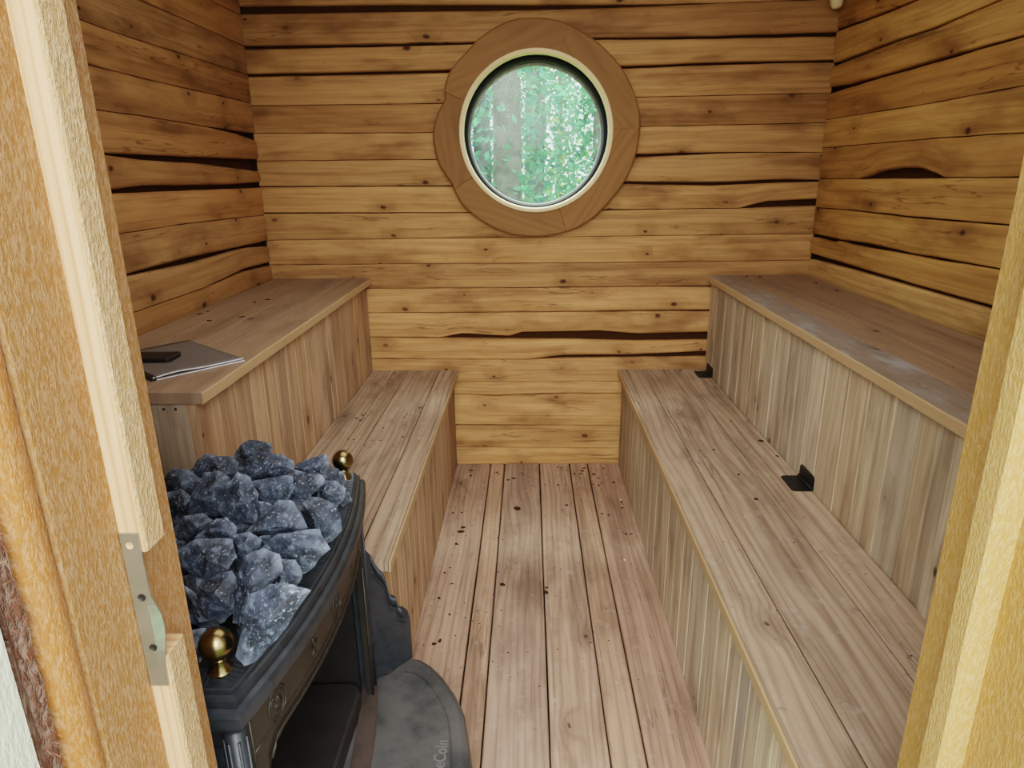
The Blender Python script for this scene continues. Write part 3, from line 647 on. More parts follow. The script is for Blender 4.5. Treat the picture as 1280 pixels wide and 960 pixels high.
def panel(parent, x, ys, z0, z1, side, mat, tints, th=0.018, name='front_panel', ch=0.003):
    mb = MB()
    for i in range(len(ys) - 1):
        a, b = min(ys[i], ys[i + 1]) + 0.0006, max(ys[i], ys[i + 1]) - 0.0006
        t = tints[i] if i < len(tints) else tj(1.0, 0.1, 0.04)
        t = tuple(p * q for p, q in zip(t, tj(1.0, 0.10, 0.03)))
        if side > 0: plank(mb, (x - th, a, z0), (0, 0, 1), (0, 1, 0), (1, 0, 0), z1 - z0, b - a, th, t, ch=ch, wob=0.0012)
        else: plank(mb, (x + th, a, z0), (0, 0, 1), (0, 1, 0), (-1, 0, 0), z1 - z0, b - a, th, t, ch=ch, wob=0.0012)
    return mb.build(name, mat, parent)
G = lambda g, h=0.0: (g * (1 + h), g, g * (1 - h))
YB = D - 0.004
# upper bench above the stove
bu = bench('upper_bench', 'upper bench with the papers lying on its near end', (-0.88, 2.05, 0))
ULX = -0.6714
seat(bu, [WL + 0.006, -0.985, -0.88, -0.785, ULX - 0.004], 1.293, YB, Z2, M['upper_top'], tints={0: G(.98, .03), 1: G(1.0, .02), 2: G(1.02), 3: G(1.04, .03)}, cuts={3: 2.003, 1: 2.35}, gap=0.0005, ch=0.0008)
lip(bu, ULX, 1.2925, YB, Z2, 1)
panel(bu, -0.695, [1.30, 1.401, 1.489, 1.58, 1.66, 1.744, 1.83, 1.914, 2.0, 2.084, 2.174, 2.23, 2.285, 2.408, 2.606, 2.73, YB], 0.002, Z2 - 0.0245, 1, M['panel'],
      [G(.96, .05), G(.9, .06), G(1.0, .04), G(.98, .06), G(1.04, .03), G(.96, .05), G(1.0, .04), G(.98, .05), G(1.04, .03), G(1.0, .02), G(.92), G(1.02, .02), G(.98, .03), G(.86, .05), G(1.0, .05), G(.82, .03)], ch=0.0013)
mb = MB()
for k, (a, b) in enumerate(((-0.713, -0.803), (-0.8045, -0.94), (-0.942, -1.088))):
    plank(mb, (b, 1.318, 0.002), (0, 0, 1), (1, 0, 0), (0, -1, 0), Z2 - 0.027, a - b, 0.017, ((.74, .70, .70), (.7, .66, .66), (.7, .66, .66))[k], ch=0.002)
ep = mb.build('end_panel', M['panel_grey'], bu); ep['label'] = 'greyer end boards facing the doorway'
for x in (-0.7375, -0.7625):
    mb = MB(); lathe(mb, [(0, 0.0006), (0.003, 0.0006), (0.0032, 0)], (x, 1.3008, 0.829), (0, -1, 0), 12); mb.build('screw', M['screw'], ep)
# lower bench beside the stove
bl = bench('lower_bench', 'low bench ending at the black stove', (-0.51, 2.1, 0))
LLX = -0.3155
seat(bl, [-0.694, -0.6, -0.5365, -0.397, LLX - 0.004], 1.313, YB, Z1, M['bench_top'], tints={0: G(.98, .02), 1: G(.95, .03), 2: G(1.0, .01), 3: G(1.0, .02)})
lip(bl, LLX, 1.3125, YB, Z1, 1)
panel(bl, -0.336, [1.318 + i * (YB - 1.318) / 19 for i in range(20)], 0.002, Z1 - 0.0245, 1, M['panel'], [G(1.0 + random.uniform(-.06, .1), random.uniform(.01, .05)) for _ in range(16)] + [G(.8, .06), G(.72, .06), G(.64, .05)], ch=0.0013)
mb = MB()
for a, b in ((-0.355, -0.46), (-0.462, -0.57), (-0.572, -0.69)):
    plank(mb, (b, 1.334, 0.002), (0, 0, 1), (1, 0, 0), (0, -1, 0), Z1 - 0.027, a - b, 0.016, G(.95, .03), ch=0.002)
mb.build('end_panel', M['panel'], bl)
# upper bench behind the hinged seat
br = bench('upper_bench', 'upper bench with grey whitish smears, behind the hinged seat', (0.95, 2.0, 0))
URX = 0.7535
seat(br, [0.862, 0.965, 1.065, WR - 0.006], 1.03, YB, Z2, M['upper_top'], tints={0: G(1.0, .02), 1: G(.98, .02), 2: G(.96, .03)}, gap=0.0005, ch=0.0008)
o = seat(br, [URX + 0.004, 0.862], 1.03, YB, Z2, M['smeared_top'], tints={0: (.96, 1.0, 1.04)}, gap=0.0005, ch=0.0008); o.name = 'seat_board'; o['label'] = 'front seat board with whitish smears'
lip(br, URX, 1.0295, YB, Z2, -1)
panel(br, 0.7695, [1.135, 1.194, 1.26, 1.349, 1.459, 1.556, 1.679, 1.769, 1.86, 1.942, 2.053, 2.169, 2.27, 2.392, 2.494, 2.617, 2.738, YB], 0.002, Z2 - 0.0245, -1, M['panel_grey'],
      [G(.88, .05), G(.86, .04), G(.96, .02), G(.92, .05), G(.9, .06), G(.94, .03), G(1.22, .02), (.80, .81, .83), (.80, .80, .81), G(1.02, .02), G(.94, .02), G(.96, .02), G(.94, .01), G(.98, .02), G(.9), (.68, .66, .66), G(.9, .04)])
vboard('corner_batten', M['panel_grey'], 0.7625, 0.785, 1.100, 1.1345, Z1 + 0.001, Z2 - 0.0245, '-x', G(1.05, .02), 4.0, parent=br)
mb = MB(); 
for k in range(4): plank(mb, (0.79 + k * 0.093, 1.1, 0.002), (0, 0, 1), (1, 0, 0), (0, -1, 0), Z2 - 0.027, 0.091, 0.016, G(.9), ch=0.002)
mb.build('end_panel', M['panel_grey'], br)
# hinged lower bench
bh = bench('lower_bench', 'low bench with two black hinges along its back edge', (0.58, 1.75, 0))
LRX = 0.3895
seat(bh, [LRX + 0.004, 0.4935, 0.655, 0.7685], 0.66, YB, Z1, M['bench_top'], tints={0: G(1.0, .02), 1: G(1.0, .01), 2: G(1.02, .02)})
lip(bh, LRX, 0.6595, YB, Z1, -1, tint=(.96, .96, .92))
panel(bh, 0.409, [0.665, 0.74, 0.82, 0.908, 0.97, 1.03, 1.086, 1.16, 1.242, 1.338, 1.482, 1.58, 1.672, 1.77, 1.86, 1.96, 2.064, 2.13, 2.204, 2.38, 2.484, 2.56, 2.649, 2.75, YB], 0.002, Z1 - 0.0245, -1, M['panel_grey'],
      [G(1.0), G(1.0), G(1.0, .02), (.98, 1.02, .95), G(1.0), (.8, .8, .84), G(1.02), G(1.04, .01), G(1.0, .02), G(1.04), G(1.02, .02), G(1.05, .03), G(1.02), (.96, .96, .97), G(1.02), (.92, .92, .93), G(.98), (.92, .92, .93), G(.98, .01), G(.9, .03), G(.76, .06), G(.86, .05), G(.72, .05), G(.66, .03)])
mb = MB()
for k in range(3): plank(mb, (0.43 + k * 0.112, 0.68, 0.002), (0, 0, 1), (1, 0, 0), (0, -1, 0), Z1 - 0.027, 0.110, 0.015, G(1.0), ch=0.002)
mb.build('end_panel', M['panel_grey'], bh)
def hinge(y0, y1):
    h = None
    mb = MB(); tube(mb, [(0.7645, y0 + 0.002, Z1 + 0.0045), (0.7645, y1 - 0.002, Z1 + 0.0045)], 0.0042, 10)
    h = mb.build('hinge', M['hinge'], bh); h['label'] = 'black steel hinge'
    def leaf(name, axis, w, th):
        mb = MB(); r = 0.012; pts = []
        L = y1 - y0
        for cx, cy, a0 in ((r, r, 180), (r, L - r, 90)):
            for k in range(6):
                a = math.radians(a0 + (90 * k / 5 if cy == r else -0 + 90 * k / 5))
                pts.append((cx + r * math.cos(a), cy + r * math.sin(a)))
        a, b = pts[:6], pts[6:]
        outline = [(w, 0)] + list(reversed(a)) + list(reversed(b)) + [(w, L)]
        f = (lambda u, v, t: (0.7645 - w + u, y0 + v, Z1 + t)) if axis == 'z' else (lambda u, v, t: (0.7685 - t, y0 + v, Z1 + 0.003 + w - u))
        n = len(outline)
        lo = mb.add([f(u, v, 0.0002) for u, v in outline]); hi = mb.add([f(u, v, th) for u, v in outline])
        mb.face([hi + k for k in range(n)], [(0, 0, 0)] * n); mb.face([lo + k for k in reversed(range(n))], [(0, 0, 0)] * n)
        for k in range(n): mb.face([lo + k, lo + (k + 1) % n, hi + (k + 1) % n, hi + k], [(0, 0, 0)] * 4)
        for yy in (0.25, 0.75):
            c = f(w * 0.42, L * yy, th); ax = (0, 0, 1) if axis == 'z' else (-1, 0, 0)
            lathe(mb, [(0.0045, 0.0), (0.004, 0.0012), (0.0, 0.0014)], c, ax, 12)
        bm = bmesh.new()
        o = mb.build(name, M['hinge'], h)
        bm.from_mesh(o.data); bmesh.ops.recalc_face_normals(bm, faces=bm.faces); bm.to_mesh(o.data); bm.free()
    leaf('seat_leaf', 'z', 0.052, 0.0025); leaf('wall_leaf', 'x', 0.038, 0.0025)
hinge(1.664, 1.760); hinge(2.712, 2.806)
# ------------------------------------------------------------------ cast iron stove
YC, HY, XB = 0.965, 0.325, -0.76
def fx(y): return -0.350 + 0.042 * (1 - ((y - YC) / HY) ** 2)
def outline(d, n=28, yh=None, xb=None):
    h = (yh or HY) - d
    P = [(fx(YC - h + 2 * h * k / n) - d, YC - h + 2 * h * k / n) for k in range(n + 1)]
    return P + [((xb or XB) + d, YC + h), ((xb or XB) + d, YC - h)]
st = empty('cast_iron_stove', (-0.55, YC, 0)); tag(st, 'black cast iron stove with bowed front and brass balls, heaped with stones', 'stove')
mb = MB()
sweep_prism(mb, outline(0.016), 0.632, 0.652, 0.004)
sweep_prism(mb, outline(0.0), 0.652, 0.677, 0.009)
sweep_prism(mb, outline(0.010), 0.677, 0.691, 0.006)
top = mb.build('top_plate', M['iron'], st)
mb = MB()
sweep_prism(mb, outline(0.017), 0.691, 0.6975, 0.002)
def rib(p, d, w):
    p = Vector((p[0], p[1], 0.6973)); d = Vector((d[0], d[1], 0)).normalized(); n = Vector((-d.y, d.x, 0))
    s = mb.add([p + n * w, p - n * w, p + d * 0.028 - n * w, p + d * 0.028 + n * w] + [q + Vector((0, 0, 0.0025)) for q in (p + n * w * .5, p - n * w * .5, p + d * 0.028 - n * w * .5, p + d * 0.028 + n * w * .5)])
    for q in ((4, 5, 6, 7), (0, 1, 5, 4), (1, 2, 6, 5), (2, 3, 7, 6), (3, 0, 4, 7)): mb.face([s + k for k in q], [(0, 0, 0)] * 4)
y = YC - HY + 0.026
while y < YC + HY - 0.022:
    sl = -2 * 0.042 * (y - YC) / HY ** 2
    rib((fx(y) - 0.022, y), (-1, sl), 0.0022); y += 0.0074
x = -0.40
while x > XB + 0.03:
    rib((x, YC - HY + 0.022), (0, 1), 0.0022); rib((x, YC + HY - 0.022), (0, -1), 0.0022); x -= 0.0074
mb.build('ribbed_rim', M['iron'], top)
mb = MB(); sweep_prism(mb, outline(0.055), 0.6975, 0.6985); mb.build('stone_tray', M['fireback'], top)  # dark sheet, shade in the gaps between stones put into its colour
# bowed front with the arched fire opening
def zt(y):
    a = abs(y - YC)
    if a < 0.215: return 0.556
    if a < 0.262: return 0.50 + 0.056 * math.sqrt(max(0, 1 - ((a - 0.215) / 0.047) ** 2))
    return 0.14
ysl = []
k = -0.302
while k < 0.3021: ysl.append(YC + k); k += 0.604 / 40
for s in (-1, 1):
    for a in (0.2618, 0.2622, 0.259, 0.254, 0.246, 0.236, 0.225): ysl.append(YC + s * a)
ysl = sorted(ysl)
mb = MB()
cols = []
for y in ysl:
    x = fx(y) - 0.020; b = zt(y)
    zz = [b, b + (0.636 - b) * .3, b + (0.636 - b) * .65, 0.636]
    cols.append((mb.add([(x, y, z) for z in zz]), mb.add([(x - 0.014, y, z) for z in zz])))
for i in range(len(ysl) - 1):
    (a, a2), (b, b2) = cols[i], cols[i + 1]
    for k in range(3):
        mb.face([a + k, b + k, b + k + 1, a + k + 1], [(ysl[i], .1 * k, 0)] * 4, smooth=True)
        mb.face([a2 + k + 1, b2 + k + 1, b2 + k, a2 + k], [(ysl[i], .1 * k, 0)] * 4, smooth=True)
    mb.face([a, a2, b2, b], [(0, 0, 0)] * 4)
for c, c2 in (cols[0], cols[-1]):
    for k in range(3): mb.face([c + k, c2 + k, c2 + k + 1, c + k + 1], [(0, 0, 0)] * 4)
front = mb.build('bowed_front', M['iron_brown'], st)
P3 = lambda y, z, o=0.0: (fx(y) - 0.020 + o, y, z)
mb = MB()
for a in (0.574, 0.628):
    tube(mb, [P3(YC - 0.285 + 0.57 * k / 30, a) for k in range(31)], 0.0022, 6)
for s in (-1, 1): tube(mb, [P3(YC + s * 0.285, 0.15 + 0.478 * k / 6) for k in range(7)], 0.0022, 6)
tube(mb, [P3(YC - 0.2625 + 0.525 * k / 60, zt(YC - 0.2625 + 0.525 * k / 60) + 0.002) for k in range(1, 60)], 0.003, 6)
tube(mb, [P3(YC - 0.2625, z) for z in (0.14, .3, .5)], 0.003, 6); tube(mb, [P3(YC + 0.2625, z) for z in (0.14, .3, .5)], 0.003, 6)
mb.build('moulding', M['iron_brown'], front)
for yy in (YC - 0.225, YC, YC + 0.225):
    mb = MB()
    tube(mb, [P3(yy + 0.021 * math.cos(t), 0.601 + 0.024 * math.sin(t)) for t in [2 * PI * k / 28 for k in range(28)]], 0.0021, 6, closed=True)
    tube(mb, [P3(yy + 0.016 * math.cos(t), 0.601 + 0.019 * math.sin(t)) for t in [2 * PI * k / 24 for k in range(24)]], 0.0012, 5, closed=True)
    for k in range(6):
        t = PI * k / 6; tube(mb, [P3(yy - 0.009 * math.cos(t), 0.601 - 0.012 * math.sin(t)), P3(yy, 0.601, .001), P3(yy + 0.009 * math.cos(t), 0.601 + 0.012 * math.sin(t))], 0.0014, 5)
    mb.build('medallion', M['iron_brown'], front)
for yy in (YC - 0.1125, YC + 0.1125):
    mb = MB()
    for k in range(5):
        t = 2 * PI * k / 5 + PI / 2
        tube(mb, [P3(yy, 0.601, .001), P3(yy + 0.014 * math.cos(t), 0.601 + 0.017 * math.sin(t))], 0.0018, 5)
    mb.build('star_ornament', M['iron_brown'], front)
# body: end plates, back, bottom
mb = MB()
box(mb, (-0.74, 0.668, 0.0), (-0.372, 0.684, 0.634)); box(mb, (-0.74, 1.246, 0.0), (-0.372, 1.262, 0.634)); box(mb, (-0.74, 0.684, 0.0), (-0.722, 1.246, 0.634)); box(mb, (-0.722, 0.684, 0.0), (-0.372, 1.246, 0.128))
for k in range(9):
    x = -0.40 - k * 0.036
    box(mb, (x - 0.012, 0.662, 0.06), (x + 0.012, 0.668, 0.60)); 
body = mb.build('body', M['iron'], st)
for x, y in ((-0.372, 0.664), (-0.372, 1.266)):
    mb = MB()
    lathe(mb, [(0.0, 0.0), (0.014, 0.0), (0.014, 0.632), (0.0, 0.632)], (x, y, 0.0), seg=14)
    for k in range(7):
        t = PI * 2 * k / 7; tube(mb, [(x + 0.014 * math.cos(t), y + 0.014 * math.sin(t), 0.15), (x + 0.014 * math.cos(t), y + 0.014 * math.sin(t), 0.62)], 0.0022, 5)
    mb.build('corner_post', M['iron'], body)
mb = MB()
box(mb, (-0.64, 0.69, 0.13), (-0.615, 1.24, 0.63)); fb = mb.build('fireback', M['fireback_rust'], st)
for y0, y1 in ((0.69, 0.70), (1.23, 1.24)):
    mb = MB(); box(mb, (-0.61, y0, 0.13), (-0.385, y1, 0.63)); mb.build('cheek', M['fireback'], fb)
mb = MB()
P = []
for cx, cy, a0 in ((-0.45, 0.77, 180), (-0.44, 0.74, 270), (-0.44, 1.19, 0), (-0.45, 1.16, 90)):
    rr = 0.06 if cx < -0.445 else 0.035
    for k in range(7):
        a = math.radians(a0 + 90 * k / 6); P.append((cx + (0.03 if rr < 0.05 else -0.05) + rr * math.cos(a), cy + rr * math.sin(a)))
sweep_prism(mb, P, 0.13, 0.205, 0.006); mb.build('fire_tray', M['tray'], st)
mb = MB()
n = 30; a = []; 
for k in range(n + 1):
    y = YC - 0.29 + 0.58 * k / n; a.append(mb.add([(fx(y) - 0.010, y, 0.13), (fx(y) - 0.010, y, 0.164), (fx(y) - 0.014, y, 0.170), (fx(y) - 0.050, y, 0.166), (fx(y) - 0.055, y, 0.13)]))
for k in range(n):
    for j in range(4): mb.face([a[k] + j, a[k + 1] + j, a[k + 1] + j + 1, a[k] + j + 1], [(0, 0, 0)] * 4, smooth=False)
for q in (a[0], a[-1]): mb.face([q + j for j in range(5)], [(0, 0, 0)] * 5)
mb.build('bottom_lip', M['rust'], st)
# hearth plate with a stepped rounded edge
half = [(-0.328, 1.335), (-0.298, 1.366), (-0.268, 1.360), (-0.237, 1.337), (-0.205, 1.300), (-0.176, 1.255), (-0.158, 1.220), (-0.146, 1.191), (-0.130, 1.113), (-0.1225, 1.050), (-0.120, 1.0), (-0.119, YC)]
hp = [(-0.400, 1.262), (-0.372, 1.300), (-0.342, 1.312)] + half + [(x, 2 * YC - y) for x, y in reversed(half[:-1])] + [(-0.342, 2 * YC - 1.312), (-0.372, 2 * YC - 1.300), (-0.400, 2 * YC - 1.262)]
hp = list(reversed(hp))
def grow(P, d):
    out = []
    for x, y in P:
        if x > -0.325:
            v = Vector((x + 0.30, y - YC)); v.normalize(); out.append((x + v.x * d, y + (v.y * d if abs(y - YC) < .36 else v.y * d * .3)))
        else: out.append((x, y))
    return out
mb = MB()
sweep_prism(mb, grow(hp, 0.010), 0.002, 0.060, 0.006); sweep_prism(mb, grow(hp, 0.005), 0.060, 0.115, 0.006); sweep_prism(mb, hp, 0.115, 0.160, 0.014)
he = mb.build('hearth_plate', M['hearth'], st)
mb = MB()
tube(mb, [(x, y, 0.1602) for x, y in [(-0.30 + (px + 0.30) * 0.80, YC + (py - YC) * 0.86) for px, py in hp if px > -0.3]], 0.0022, 6)
mb.build('raised_bead', M['hearth'], he)
cu = bpy.data.curves.new('lettering', 'FONT'); cu.body = 'eCoIn'; cu.size = 0.034; cu.extrude = 0.0018; cu.space_character = 1.0; cu.offset = 0.0006
tmp = bpy.data.objects.new('tmp_text', cu); C.objects.link(tmp); bpy.context.view_layer.update()
me = bpy.data.meshes.new_from_object(tmp.evaluated_get(bpy.context.evaluated_depsgraph_get()))
bpy.data.objects.remove(tmp)
me.name = 'lettering'; w = max(v.co.x for v in me.vertices)
off = Vector(st.location)
for v in me.vertices:
    x, y, z = v.co
    v.co = Vector((-0.1725 - y * 1.04, 1.040 + x * 0.068 / w, 0.1605 + z)) - off
me.materials.clear(); me.materials.append(M['letters'])
lt = bpy.data.objects.new('lettering', me); link(lt, he); lt['label'] = 'raised lettering eCoIn'
# scalloped side wings
def wing(s):
    prof = [(0.0, .55), (.10, .53), (.30, .488), (.36, .465), (.42, .447), (.48, .436), (.54, .416), (.57, .392), (.595, .370), (.66, .357), (.73, .351), (.745, .336), (.758, .324), (.82, .315), (.9, .308), (.96, .296), (1.0, .268), (1.0, .158), (0.0, .158)]
    A, B = Vector((-0.385, YC + s * 0.303, 0)), Vector((-0.292, YC + s * 0.400, 0)); d = B - A; nn = Vector((d.y, -d.x, 0)).normalized() * s
    mb = MB()
    f = lambda t, z, o: A + d * t + Vector((0, 0, z)) - nn * o * -1
    n = len(prof)
    a = mb.add([f(t, z, 0.004) for t, z in prof]); b = mb.add([f(t, z, -0.004) for t, z in prof])
    mb.face([a + k for k in range(n)], [(0, 0, 0)] * n); mb.face([b + k for k in reversed(range(n))], [(0, 0, 0)] * n)
    for k in range(n): mb.face([a + k, b + k, b + (k + 1) % n, a + (k + 1) % n], [(0, 0, 0)] * 4)
    w = mb.build('side_wing', M['iron'], st)
    bm = bmesh.new(); bm.from_mesh(w.data); bmesh.ops.recalc_face_normals(bm, faces=bm.faces); bm.to_mesh(w.data); bm.free()
    mb = MB()
    for side in (0.0045, -0.0045):
        for k in range(30):
            t = 0.30 + 0.52 * k / 29; z = at(prof[:17], t)
            tube(mb, [f(t, z - 0.003, side), f(t + .012, z - 0.030, side)], 0.0019, 4)
        tube(mb, [f(t, z - 0.04, side) for t, z in prof[2:15]], 0.0018, 5)
    mb.build('ribbed_border', M['iron'], w)
wing(1); wing(-1)
for x, y, l in ((-0.3905, 0.689, 'near'), (-0.3800, 1.245, 'far')):
    mb = MB(); r = 0.0210
    prof = [(0, 0), (.0155, 0), (.0155, .003), (.0115, .0055), (.0125, .008), (.0085, .0105), (.010, .013), (.0075, .0155), (.0095, .018), (.0075, .0205)]
    prof += [(r * math.sin(a), .0405 - r * math.cos(a)) for a in [0.32 + (PI - 0.32) * k / 16 for k in range(17)]]
    lathe(mb, prof, (x, y, 0.6975), seg=36)
    mb.build('brass_ball', M['brass'], st)['label'] = 'brass ball finial at the %s corner of the stove top' % l

